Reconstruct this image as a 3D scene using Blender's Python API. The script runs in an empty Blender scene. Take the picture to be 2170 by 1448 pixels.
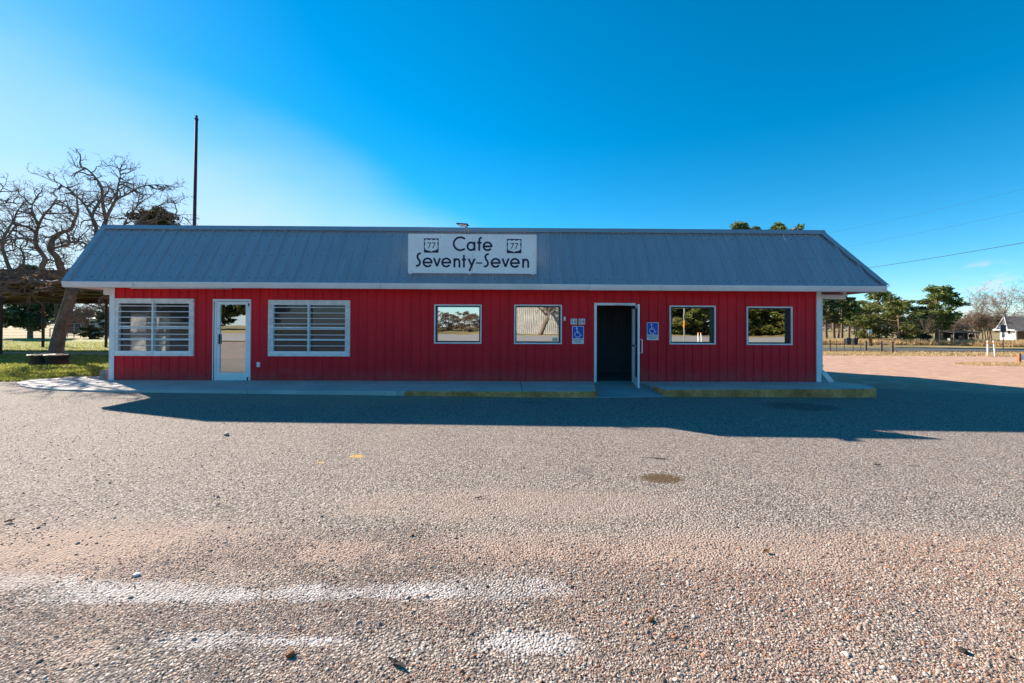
import bpy, math, random
import numpy as np
from mathutils import Matrix, Vector
random.seed(7); rng = np.random.default_rng(7)
scene = bpy.context.scene
COL = scene.collection

# ------------------------------------------------------------------ camera
F_PX, CU, CV = 904.0, 1085.0, 682.0
PITCH, YAW, ROLL, EYE, D = math.radians(.5), math.radians(.78), .0045, 1.44, 11.04
cam = bpy.data.cameras.new('camera'); cam_o = bpy.data.objects.new('camera', cam); COL.objects.link(cam_o)
cam.sensor_fit = 'HORIZONTAL'; cam.sensor_width = 36; cam.lens = 36 * F_PX / 2170
cam.shift_y = (CV - 724) / 2170; cam.clip_start = .05; cam.clip_end = 3000
RM = (Matrix.Rotation(-YAW, 3, 'Z') @ Matrix.Rotation(math.pi / 2 + PITCH, 3, 'X') @ Matrix.Rotation(ROLL, 3, 'Z'))
cam_o.matrix_world = Matrix.Translation((0, 0, EYE)) @ RM.to_4x4()
scene.camera = cam_o

# ------------------------------------------------------------------ sky, sun, exposure
SUN_DIR = Vector((1.455, -1.125, -1.0)).normalized()          # the way the light travels
SUN_ELEV = math.asin(-SUN_DIR.z); SUN_AZ = math.atan2(-SUN_DIR.x, -SUN_DIR.y)
world = bpy.data.worlds.new('World'); scene.world = world; world.use_nodes = True
wn, wl = world.node_tree.nodes, world.node_tree.links
sky = wn.new('ShaderNodeTexSky'); sky.sky_type = 'NISHITA'; sky.sun_disc = False
sky.sun_elevation = SUN_ELEV; sky.sun_rotation = SUN_AZ
sky.air_density = .85; sky.dust_density = .04; sky.ozone_density = 5.0
hs = wn.new('ShaderNodeHueSaturation'); hs.inputs['Saturation'].default_value = 1.32; hs.inputs['Hue'].default_value = .483
bg = wn['Background']; bg.inputs['Strength'].default_value = .079
wl.new(sky.outputs[0], hs.inputs['Color'])
# thin white veil of high haze, low in the sky on the sun's side
vt = wn.new('ShaderNodeTexCoord'); vsx = wn.new('ShaderNodeSeparateXYZ'); wl.new(vt.outputs['Generated'], vsx.inputs[0])
def wmath(op, a, b):
    k = wn.new('ShaderNodeMath'); k.operation = op
    for i, q in enumerate((a, b)):
        if isinstance(q, (int, float)): k.inputs[i].default_value = q
        else: wl.new(q, k.inputs[i])
    return k.outputs[0]
shd = Vector((-SUN_DIR.x, -SUN_DIR.y)).normalized()
hl = wmath('SQRT', wmath('ADD', wmath('MULTIPLY', vsx.outputs[0], vsx.outputs[0]), wmath('ADD', wmath('MULTIPLY', vsx.outputs[1], vsx.outputs[1]), 1e-4)), 0.)
sd = wmath('DIVIDE', wmath('ADD', wmath('MULTIPLY', vsx.outputs[0], shd.x), wmath('MULTIPLY', vsx.outputs[1], shd.y)), hl)
zt = wmath('MAXIMUM', wmath('MULTIPLY', wmath('SUBTRACT', sd, .33), .66), .03)
vmp = wn.new('ShaderNodeMapping'); vmp.inputs['Scale'].default_value = (2.2, 2.2, 5.); wl.new(vt.outputs['Generated'], vmp.inputs['Vector'])
vnz = wn.new('ShaderNodeTexNoise'); vnz.inputs['Scale'].default_value = 1.; vnz.inputs['Detail'].default_value = 5; wl.new(vmp.outputs[0], vnz.inputs['Vector'])
vr = wn.new('ShaderNodeMapRange'); vr.interpolation_type = 'SMOOTHSTEP'; wl.new(wmath('ADD', wmath('DIVIDE', wmath('DIVIDE', vsx.outputs[2], hl), zt), wmath('MULTIPLY', wmath('SUBTRACT', vnz.outputs[0], .5), .5)), vr.inputs[0])
for i, q in ((1, .25), (2, 1.2), (3, .82), (4, 0.)): vr.inputs[i].default_value = q
veil = wn.new('ShaderNodeMix'); veil.data_type = 'RGBA'; wl.new(vr.outputs[0], veil.inputs[0]); wl.new(hs.outputs[0], veil.inputs[6]); veil.inputs[7].default_value = (3.9, 4.5, 4.8, 1)
# one faint wisp of cloud low in the right half of the sky
wtc = wn.new('ShaderNodeTexCoord'); wmp = wn.new('ShaderNodeMapping'); wmp.inputs['Scale'].default_value = (30, 30, 75); wl.new(wtc.outputs['Generated'], wmp.inputs['Vector'])
wnz = wn.new('ShaderNodeTexNoise'); wnz.inputs['Scale'].default_value = 1.; wnz.inputs['Detail'].default_value = 6; wl.new(wmp.outputs[0], wnz.inputs['Vector'])
cdir = (RM @ Vector(((2088 - CU) / F_PX, -(618 - CV) / F_PX, -1))).normalized()
wd = wn.new('ShaderNodeVectorMath'); wd.operation = 'DOT_PRODUCT'; wl.new(wtc.outputs['Generated'], wd.inputs[0]); wd.inputs[1].default_value = cdir
wr = wn.new('ShaderNodeMapRange'); wr.interpolation_type = 'SMOOTHSTEP'; wl.new(wd.outputs['Value'], wr.inputs[0]); wr.inputs[1].default_value = .9985; wr.inputs[2].default_value = .99995
w2 = wn.new('ShaderNodeMapRange'); w2.interpolation_type = 'SMOOTHSTEP'; wl.new(wnz.outputs[0], w2.inputs[0]); w2.inputs[1].default_value = .48; w2.inputs[2].default_value = .72
wm = wn.new('ShaderNodeMath'); wm.operation = 'MULTIPLY'; wl.new(wr.outputs[0], wm.inputs[0]); wl.new(w2.outputs[0], wm.inputs[1])
wx_ = wn.new('ShaderNodeMix'); wx_.data_type = 'RGBA'; wl.new(wm.outputs[0], wx_.inputs[0]); wl.new(veil.outputs[2], wx_.inputs[6]); wx_.inputs[7].default_value = (4.2, 4.3, 4.6, 1)
wl.new(wx_.outputs[2], bg.inputs['Color'])
sun = bpy.data.lights.new('sun', 'SUN'); sun.energy = 5.0; sun.angle = math.radians(.5); sun.color = (1, .875, .74)
sun_o = bpy.data.objects.new('sun', sun); COL.objects.link(sun_o)
sun_o.rotation_euler = SUN_DIR.to_track_quat('-Z', 'Y').to_euler(); sun_o.location = (-30, 30, 30)
scene.view_settings.view_transform = 'Standard'; scene.view_settings.look = 'None'
scene.view_settings.exposure = 1.33; scene.view_settings.gamma = 1; scene.view_settings.use_curve_mapping = False
scene.cycles.max_bounces = 8; scene.cycles.transparent_max_bounces = 12

# ------------------------------------------------------------------ pixel helpers (directions only)
def ray(u, v): return RM @ Vector(((u - CU) / F_PX, -(v - CV) / F_PX, -1))
def atY(u, v, Y):
    d = ray(u, v); t = Y / d.y
    return Vector((d.x * t, Y, EYE + d.z * t))
def sstep(a, b, x):
    t = np.clip((np.asarray(x, float) - a) / (b - a), 0, 1); return t * t * (3 - 2 * t)
def G(x, y):                                             # height of the ground
    x = np.asarray(x, float); y = np.asarray(y, float)
    base = -.03 - .0094 * (np.clip(x, -10, 12) + 10)
    drop = np.interp(y, [11, 17, 38, 70, 95], [0, .2, .5, 1.1, 1.25])
    return base - sstep(-6, 10, x) * drop + .6 * sstep(46, 62, -y)
def gp(u, v):                                            # where a pixel's ray meets the ground
    d = ray(u, v); lo, hi = .5, 400.
    for i in range(60):
        m = (lo + hi) / 2
        if EYE + d.z * m > float(G(d.x * m, d.y * m)): lo = m
        else: hi = m
    return Vector((d.x * lo, d.y * lo, float(G(d.x * lo, d.y * lo))))

# ------------------------------------------------------------------ materials
def mat(name, col, rough=.6, metal=0., var=.12, vscale=3., fine=0., fscale=60., bump=0., bscale=80., col2=None, spec=.4, stretch=None):
    m = bpy.data.materials.new(name); m.use_nodes = True
    n, l = m.node_tree.nodes, m.node_tree.links; b = n['Principled BSDF']
    b.inputs['Roughness'].default_value = rough; b.inputs['Metallic'].default_value = metal
    b.inputs['Specular IOR Level'].default_value = spec
    tc = n.new('ShaderNodeTexCoord'); vec = tc.outputs['Object']
    if stretch:
        mp = n.new('ShaderNodeMapping'); mp.inputs['Scale'].default_value = stretch
        l.new(vec, mp.inputs['Vector']); vec = mp.outputs[0]
    nz = n.new('ShaderNodeTexNoise'); nz.inputs['Scale'].default_value = vscale; nz.inputs['Detail'].default_value = 5
    l.new(vec, nz.inputs['Vector'])
    rp = n.new('ShaderNodeValToRGB'); rp.color_ramp.elements[0].position = .3; rp.color_ramp.elements[1].position = .7
    c2 = col2 or tuple(min(1, c * (1 + var)) for c in col)
    rp.color_ramp.elements[0].color = (*[c * (1 - var) for c in col], 1); rp.color_ramp.elements[1].color = (*c2, 1)
    l.new(nz.outputs[0], rp.inputs[0]); out = rp.outputs[0]
    if fine:
        n2 = n.new('ShaderNodeTexNoise'); n2.inputs['Scale'].default_value = fscale; n2.inputs['Detail'].default_value = 3
        l.new(vec, n2.inputs['Vector'])
        mr = n.new('ShaderNodeMapRange'); mr.inputs[1].default_value = .3; mr.inputs[2].default_value = .7
        mr.inputs[3].default_value = 1 - fine; mr.inputs[4].default_value = 1 + fine
        l.new(n2.outputs[0], mr.inputs[0])
        mx = n.new('ShaderNodeVectorMath'); mx.operation = 'SCALE'
        l.new(out, mx.inputs[0]); l.new(mr.outputs[0], mx.inputs['Scale']); out = mx.outputs[0]
    l.new(out, b.inputs['Base Color'])
    if bump:
        n3 = n.new('ShaderNodeTexNoise'); n3.inputs['Scale'].default_value = bscale; n3.inputs['Detail'].default_value = 4
        l.new(vec, n3.inputs['Vector'])
        bp = n.new('ShaderNodeBump'); bp.inputs['Strength'].default_value = bump; bp.inputs['Distance'].default_value = .01
        l.new(n3.outputs[0], bp.inputs['Height']); l.new(bp.outputs[0], b.inputs['Normal'])
    return m

def leafmat(name, dark, light, trans=.25):
    m = bpy.data.materials.new(name); m.use_nodes = True
    n, l = m.node_tree.nodes, m.node_tree.links; b = n['Principled BSDF']; b.inputs['Roughness'].default_value = .6
    g = n.new('ShaderNodeNewGeometry'); rp = n.new('ShaderNodeValToRGB')
    rp.color_ramp.elements[0].color = (*dark, 1); rp.color_ramp.elements[1].color = (*light, 1)
    l.new(g.outputs['Random Per Island'], rp.inputs[0]); l.new(rp.outputs[0], b.inputs['Base Color'])
    if trans:
        t = n.new('ShaderNodeBsdfTranslucent'); l.new(rp.outputs[0], t.inputs['Color'])
        mx = n.new('ShaderNodeMixShader'); mx.inputs[0].default_value = trans
        l.new(b.outputs[0], mx.inputs[1]); l.new(t.outputs[0], mx.inputs[2]); l.new(mx.outputs[0], n['Material Output'].inputs[0])
    return m

def glassmat(name, refl, tint, thru):
    """reflective film glass: mirror part, see-through part and a little dust"""
    m = bpy.data.materials.new(name); m.use_nodes = True
    n, l = m.node_tree.nodes, m.node_tree.links; n.remove(n['Principled BSDF'])
    gl = n.new('ShaderNodeBsdfGlossy'); gl.inputs['Roughness'].default_value = .004; gl.inputs['Color'].default_value = (.95, .96, .95, 1)
    tr = n.new('ShaderNodeBsdfTransparent'); tr.inputs['Color'].default_value = (*thru, 1)
    df = n.new('ShaderNodeBsdfDiffuse'); df.inputs['Color'].default_value = (*tint, 1)
    tc = n.new('ShaderNodeTexCoord'); nz = n.new('ShaderNodeTexNoise'); nz.inputs['Scale'].default_value = 1.3
    l.new(tc.outputs['Object'], nz.inputs['Vector'])
    bp = n.new('ShaderNodeBump'); bp.inputs['Strength'].default_value = .02; bp.inputs['Distance'].default_value = .05
    l.new(nz.outputs[0], bp.inputs['Height']); l.new(bp.outputs[0], gl.inputs['Normal'])
    a = n.new('ShaderNodeMixShader'); a.inputs[0].default_value = .25; l.new(tr.outputs[0], a.inputs[1]); l.new(df.outputs[0], a.inputs[2])
    c = n.new('ShaderNodeMixShader'); c.inputs[0].default_value = refl; l.new(a.outputs[0], c.inputs[1]); l.new(gl.outputs[0], c.inputs[2])
    l.new(c.outputs[0], n['Material Output'].inputs[0])
    return m

def transmat(name, col):
    m = bpy.data.materials.new(name); m.use_nodes = True
    n, l = m.node_tree.nodes, m.node_tree.links; b = n['Principled BSDF']; b.inputs['Base Color'].default_value = (*col, 1)
    t = n.new('ShaderNodeBsdfTranslucent'); t.inputs['Color'].default_value = (*col, 1)
    mx = n.new('ShaderNodeMixShader'); mx.inputs[0].default_value = .6
    l.new(b.outputs[0], mx.inputs[1]); l.new(t.outputs[0], mx.inputs[2]); l.new(mx.outputs[0], n['Material Output'].inputs[0])
    return m

MT = {
 'red': mat('red_siding_paint', (.7, .014, .026), .5, 0, .10, 1.1, .05, 25, .06, 14, spec=.22, stretch=(3, 3, .5)),
 'roof': mat('galvanised_roof_steel', (.33, .355, .39), .42, .3, .06, 1.2, .05, 18, stretch=(4, .6, .6)),
 'trim': mat('white_painted_trim', (.78, .78, .78), .5, 0, .07, 3, .05, 30),
 'gutter': mat('dull_white_gutter_paint', (.76, .7, .67), .5, 0, .08, 1.6, .05, 25),
 'alum': mat('pale_aluminium_frame', (.8, .8, .8), .42, .15, .06, 4, .04, 40),
 'wframe': mat('weathered_white_window_frame', (.78, .75, .71), .6, 0, .16, 6, .12, 45),
 'darkframe': mat('dark_bronze_liner', (.035, .028, .025), .5),
 'signwhite': mat('weathered_white_sign_board', (.82, .81, .8), .55, 0, .05, 2, .03, 20),
 'navy': mat('navy_sign_vinyl', (.008, .014, .05), .5),
 'blue': mat('blue_sign_face', (.01, .07, .5), .45, var=.05),
 'white': mat('clean_white_plastic', (.78, .78, .78), .5, var=.04),
 'black': mat('black_vinyl', (.01, .01, .01), .5),
 'conc': mat('sidewalk_concrete', (.5, .46, .42), .85, 0, .16, 1.1, .12, 45, .3, 160),
 'ramp': mat('ramp_concrete', (.27, .32, .32), .85, 0, .14, 1.5, .12, 45, .3, 160),
 'kerb': mat('worn_yellow_kerb_paint', (.74, .235, .06), .8, 0, .4, 2.2, .25, 14, .4, 60, col2=(.84, .34, .11)),
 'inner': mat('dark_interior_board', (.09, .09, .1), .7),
 'innerwall': mat('interior_wall_paint', (.35, .34, .33), .8),
 'floor': mat('interior_floor_tile', (.2, .19, .18), .5),
 'metal': mat('grey_galvanised_steel', (.3, .3, .29), .45, .5),
 'darksteel': mat('rusty_dark_steel', (.05, .03, .026), .7, .2, .3, 5),
 'rust': mat('rusty_carport_steel', (.09, .062, .045), .75, .1, .35, 2),
 'bark': mat('oak_bark', (.15, .112, .085), .95, 0, .35, 6, .3, 25, .9, 20, stretch=(1, 1, .35)),
 'twig': mat('grey_twig_bark', (.15, .112, .085), .95, 0, .25, 4),
 'pbark': mat('pine_bark', (.17, .11, .075), .95, 0, .3, 4, .2, 12),
 'brushbark': mat('brush_twig_bark', (.2, .145, .1), .95, 0, .3, 1.5),
 'tub': mat('black_plastic_tub', (.012, .012, .012), .5),
 'soil': mat('potting_soil', (.05, .035, .025), .95, bump=.8),
 'wood': mat('weathered_fence_wood', (.13, .1, .075), .9, 0, .3, 5, .2, 30),
 'orangewood': mat('reddish_wood_post', (.3, .12, .05), .85, 0, .25, 6),
 'bin': mat('black_bin_plastic', (.015, .017, .018), .5),
 'housewhite': mat('white_house_siding', (.72, .71, .68), .7),
 'shingle': mat('charcoal_shingles', (.05, .052, .06), .9, 0, .25, 3, .2, 12),
 'housedark': mat('tan_porch_wall', (.22, .17, .12), .8),
 'barnred': mat('faded_red_barn_boards', (.22, .06, .045), .85, 0, .25, 2),
 'barnwhite': mat('weathered_barn_tin', (.36, .35, .32), .6, .1, .2, .8, .12, 6),
 'asphalt': mat('worn_road_asphalt', (.075, .072, .07), .9, 0, .2, .5, .25, 30, .4, 60),
 'highway': mat('sunbleached_highway_asphalt', (.3, .28, .26), .9, 0, .12, .25, .1, 8),
 'stone': mat('loose_stone', (.38, .3, .24), .85, 0, .3, 20),
 'leafbrown': mat('dry_brown_leaf', (.18, .075, .025), .8, 0, .4, 30),
 'bark_bit': mat('dark_bark_bit', (.035, .028, .025), .9, 0, .4, 40, bump=.8),
 'wire': mat('power_line_wire', (.04, .04, .045), .6),
 'junk': mat('dark_junk_tarp', (.012, .012, .014), .7),
 'brick': mat('grey_concrete_block', (.28, .25, .23), .9, 0, .2, 8, .15, 40, .5, 60),
 'lamp': mat('lamp_lens', (.5, .5, .48), .3),
 'orange': mat('orange_marker_paint', (.75, .22, .02), .6),
 'green': leafmat('cedar_foliage', (.045, .062, .014), (.2, .215, .042), .35),
 'greend': leafmat('dark_conifer_foliage', (.02, .042, .02), (.085, .135, .055), .3),
 'pine': leafmat('pine_needles', (.04, .07, .016), (.2, .25, .05), .35),
 'olive': leafmat('olive_foliage', (.03, .032, .008), (.09, .085, .025)),
 'brown': leafmat('brown_winter_foliage', (.07, .045, .028), (.2, .14, .09), .15),
 'dryoak': leafmat('dead_oak_leaves', (.12, .05, .015), (.4, .2, .06)),
 'grass': leafmat('lawn_grass', (.08, .12, .018), (.42, .42, .085), .5),
 'drygrass': leafmat('dry_straw_grass', (.36, .23, .1), (.66, .48, .25), .4),
 'redleaf': leafmat('rust_red_leaves', (.2, .04, .015), (.38, .1, .04)),
 'glass': glassmat('mirror_film_glass', .62, (.01, .01, .01), (.3, .3, .3)),
 'sashglass': glassmat('dusty_screened_glass', .03, (.10, .10, .105), (.88, .88, .88)),
 'clear': glassmat('clear_door_glass', .16, (.05, .07, .07), (.6, .72, .7)),
 'sheer': transmat('white_sheer_curtain', (.88, .88, .87)),
 'sticker': mat('cream_sticker', (.75, .68, .48), .6),
}

def splash(m):
    n, l = m.node_tree.nodes, m.node_tree.links; b = n['Principled BSDF']; src = b.inputs['Base Color'].links[0].from_socket
    tc = n.new('ShaderNodeTexCoord'); sp = n.new('ShaderNodeSeparateXYZ'); l.new(tc.outputs['Object'], sp.inputs[0])
    nz = n.new('ShaderNodeTexNoise'); nz.inputs['Scale'].default_value = 2.4; nz.inputs['Detail'].default_value = 7; nz.inputs['Roughness'].default_value = .7; l.new(tc.outputs['Object'], nz.inputs['Vector'])
    a = n.new('ShaderNodeMath'); a.operation = 'MULTIPLY_ADD'; l.new(nz.outputs[0], a.inputs[0]); a.inputs[1].default_value = -.9; l.new(sp.outputs[2], a.inputs[2])
    r = n.new('ShaderNodeMapRange'); r.interpolation_type = 'SMOOTHSTEP'; l.new(a.outputs[0], r.inputs[0])
    for i, q in ((1, -.5), (2, -.05), (3, .26), (4, 0.)): r.inputs[i].default_value = q
    mx = n.new('ShaderNodeMix'); mx.data_type = 'RGBA'; l.new(r.outputs[0], mx.inputs[0]); l.new(src, mx.inputs[6]); mx.inputs[7].default_value = (.34, .17, .13, 1)
    l.new(mx.outputs[2], b.inputs['Base Color'])
splash(MT['red'])

# ------------------------------------------------------------------ mesh helpers
WL = {}
def link(o, parent=None, label=None, cat=None, group=None, kind=None):
    COL.objects.link(o)
    if parent is not None:
        o.parent = parent; o.location = -WL[parent.name]
        WL[o.name] = Vector((0, 0, 0))
    else: WL[o.name] = Vector((0, 0, 0))
    if label: o['label'] = label
    if cat: o['category'] = cat
    if group: o['group'] = group
    if kind: o['kind'] = kind
    return o
def thing(name, loc, label, cat, group=None):
    o = bpy.data.objects.new(name, None); o.empty_display_size = .2; COL.objects.link(o)
    o.location = loc; WL[o.name] = Vector(loc); o['label'] = label; o['category'] = cat
    if group: o['group'] = group
    return o
class MB:
    def __init__(s): s.v = []; s.f = []
    def quad(s, a, b, c, d): i = len(s.v); s.v += [tuple(a), tuple(b), tuple(c), tuple(d)]; s.f.append((i, i + 1, i + 2, i + 3)); return s
    def tri(s, a, b, c): i = len(s.v); s.v += [tuple(a), tuple(b), tuple(c)]; s.f.append((i, i + 1, i + 2)); return s
    def hexa(s, p):                                         # 8 points: bottom 0-3, top 4-7
        i = len(s.v); s.v += [tuple(q) for q in p]
        for f in ((0, 3, 2, 1), (4, 5, 6, 7), (0, 1, 5, 4), (1, 2, 6, 5), (2, 3, 7, 6), (3, 0, 4, 7)): s.f.append(tuple(i + k for k in f))
        return s
    def box(s, x0, x1, y0, y1, z0, z1):
        return s.hexa([(x0, y0, z0), (x1, y0, z0), (x1, y1, z0), (x0, y1, z0), (x0, y0, z1), (x1, y0, z1), (x1, y1, z1), (x0, y1, z1)])
    def prism(s, poly, fn0, fn1):                           # poly of 2-tuples, fn maps (a,b)->3D at both ends
        i = len(s.v); n = len(poly); s.v += [tuple(fn0(*p)) for p in poly] + [tuple(fn1(*p)) for p in poly]
        s.f.append(tuple(range(i, i + n))); s.f.append(tuple(range(i + 2 * n - 1, i + n - 1, -1)))
        for k in range(n): s.f.append((i + k, i + n + k, i + n + (k + 1) % n, i + (k + 1) % n))
        return s
    def tube(s, pts, radii, n=6, cap=True):
        pts = [Vector(p) for p in pts]; base = len(s.v); up = Vector((.31, .17, .93))
        for k, p in enumerate(pts):
            d = (pts[min(k + 1, len(pts) - 1)] - pts[max(k - 1, 0)])
            if d.length < 1e-9: d = Vector((0, 0, 1))
            d.normalize(); a = d.cross(up)
            if a.length < .05: a = d.cross(Vector((1, 0, 0)))
            a.normalize(); b = d.cross(a); r = radii[k] if hasattr(radii, '__len__') else radii
            for j in range(n):
                t = 2 * math.pi * j / n; s.v.append(tuple(p + a * (r * math.cos(t)) + b * (r * math.sin(t))))
        for k in range(len(pts) - 1):
            for j in range(n):
                q = base + k * n; s.f.append((q + j, q + (j + 1) % n, q + n + (j + 1) % n, q + n + j))
        if cap:
            s.f.append(tuple(base + j for j in range(n))[::-1]); e = base + (len(pts) - 1) * n; s.f.append(tuple(e + j for j in range(n)))
        return s
    def build(s, name, m, parent=None, smooth=False, bevel=0, **kw):
        me = bpy.data.meshes.new(name); me.from_pydata(s.v, [], s.f); me.update()
        import bmesh
        if len(s.f) < 20000:
            bm = bmesh.new(); bm.from_mesh(me); bmesh.ops.recalc_face_normals(bm, faces=bm.faces); bm.to_mesh(me); bm.free()
        if smooth: me.polygons.foreach_set('use_smooth', [True] * len(me.polygons))
        me.materials.append(MT[m]); o = bpy.data.objects.new(name, me)
        if bevel:
            b = o.modifiers.new('edge', 'BEVEL'); b.width = bevel; b.segments = 2; b.limit_method = 'ANGLE'
        return link(o, parent, **kw)
def np_mesh(name, V, Fq, m, parent=None, smooth=False, **kw):
    """V (n,3), Fq (k,3|4) index array"""
    me = bpy.data.meshes.new(name); V = np.asarray(V, np.float32); Fq = np.asarray(Fq, np.int32); k = Fq.shape[1]
    me.vertices.add(len(V)); me.vertices.foreach_set('co', V.ravel())
    me.loops.add(Fq.size); me.loops.foreach_set('vertex_index', Fq.ravel())
    me.polygons.add(len(Fq)); me.polygons.foreach_set('loop_start', np.arange(0, Fq.size, k, dtype=np.int32))
    if smooth: me.polygons.foreach_set('use_smooth', np.ones(len(Fq), bool))
    me.update(calc_edges=True); me.materials.append(MT[m] if isinstance(m, str) else m)
    return link(bpy.data.objects.new(name, me), parent, **kw)
def sheet(name, xs, ys, dz, m, keep=None, **kw):
    """ground sheet draped on G over a grid of lines"""
    X, Y = np.meshgrid(xs, ys); Z = G(X, Y) + dz; n = len(xs)
    V = np.stack([X, Y, Z], -1).reshape(-1, 3); i = np.arange((len(ys) - 1) * n).reshape(-1, n)[:, :-1].ravel()
    Fq = np.stack([i, i + 1, i + n + 1, i + n], 1)
    if keep is not None:
        c = V[Fq].mean(1); Fq = Fq[keep(c[:, 0], c[:, 1])]
    return np_mesh(name, V, Fq, m, smooth=True, kind='structure', **kw)
def text_mesh(body, size, align='CENTER'):
    c = bpy.data.curves.new('t', 'FONT'); c.body = body; c.size = size; c.align_x = align; c.align_y = 'CENTER'; c.resolution_u = 3
    o = bpy.data.objects.new('t', c); COL.objects.link(o); dg = bpy.context.evaluated_depsgraph_get()
    me = bpy.data.meshes.new_from_object(o.evaluated_get(dg)); bpy.data.objects.remove(o); return me
def put_text(name, body, size, cx, y, cz, m, parent, sx=1., bold=0.):
    me = text_mesh(body, size)
    for v in me.vertices: v.co = Vector((cx + v.co.x * sx, y, cz + v.co.y))
    me.materials.clear(); me.materials.append(MT[m]); return link(bpy.data.objects.new(name, me), parent)
def stroke(mb, pts, w, y, closed=False):
    """flat ribbon with mitred joints in the x-z plane at depth y, 3 mm thick"""
    P = [Vector((a, b)) for a, b in pts]; n = len(P); L = []; Rr = []
    for k in range(n):
        d0 = (P[k] - P[k - 1]) if (k > 0 or closed) else (P[1] - P[0]); d1 = (P[(k + 1) % n] - P[k]) if (k < n - 1 or closed) else d0
        d0.normalize(); d1.normalize(); t = d0 + d1
        if t.length < 1e-6: t = d1
        t.normalize(); nn = Vector((-t.y, t.x)); c = max(.45, nn.dot(Vector((-d1.y, d1.x)))); L.append(P[k] + nn * (w / 2 / c)); Rr.append(P[k] - nn * (w / 2 / c))
    for k in range(n if closed else n - 1):
        j = (k + 1) % n; q = [L[k], Rr[k], Rr[j], L[j]]
        mb.hexa([(p.x, y, p.y) for p in q] + [(p.x, y - .003, p.y) for p in q])
def arc(cx, cz, rx, rz, a0, a1, n=26): return [(cx + rx * math.cos(math.radians(a0 + (a1 - a0) * k / n)), cz + rz * math.sin(math.radians(a0 + (a1 - a0) * k / n))) for k in range(n + 1)]
def wob(V, s, a): return V + a * np.stack([np.sin(V[:, 1] * s + 1), np.sin(V[:, 0] * s * 1.3), 0 * V[:, 0]], 1)

# ================================================================== THE GROUND
def lines(segs):
    out = []
    for a, b, st in segs: out += list(np.arange(a, b, st))
    return np.array(out + [segs[-1][1]])
MT['field'] = mat('dry_pasture', (.17, .15, .05), .95, 0, .3, .12, .2, 2., col2=(.34, .25, .1))
sheet('ground', lines([(-900, -60, 60), (-60, 60, 4), (60, 900, 60)]), lines([(-300, -60, 30), (-60, 100, 3), (100, 1200, 100)]), -.05, 'field')

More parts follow.
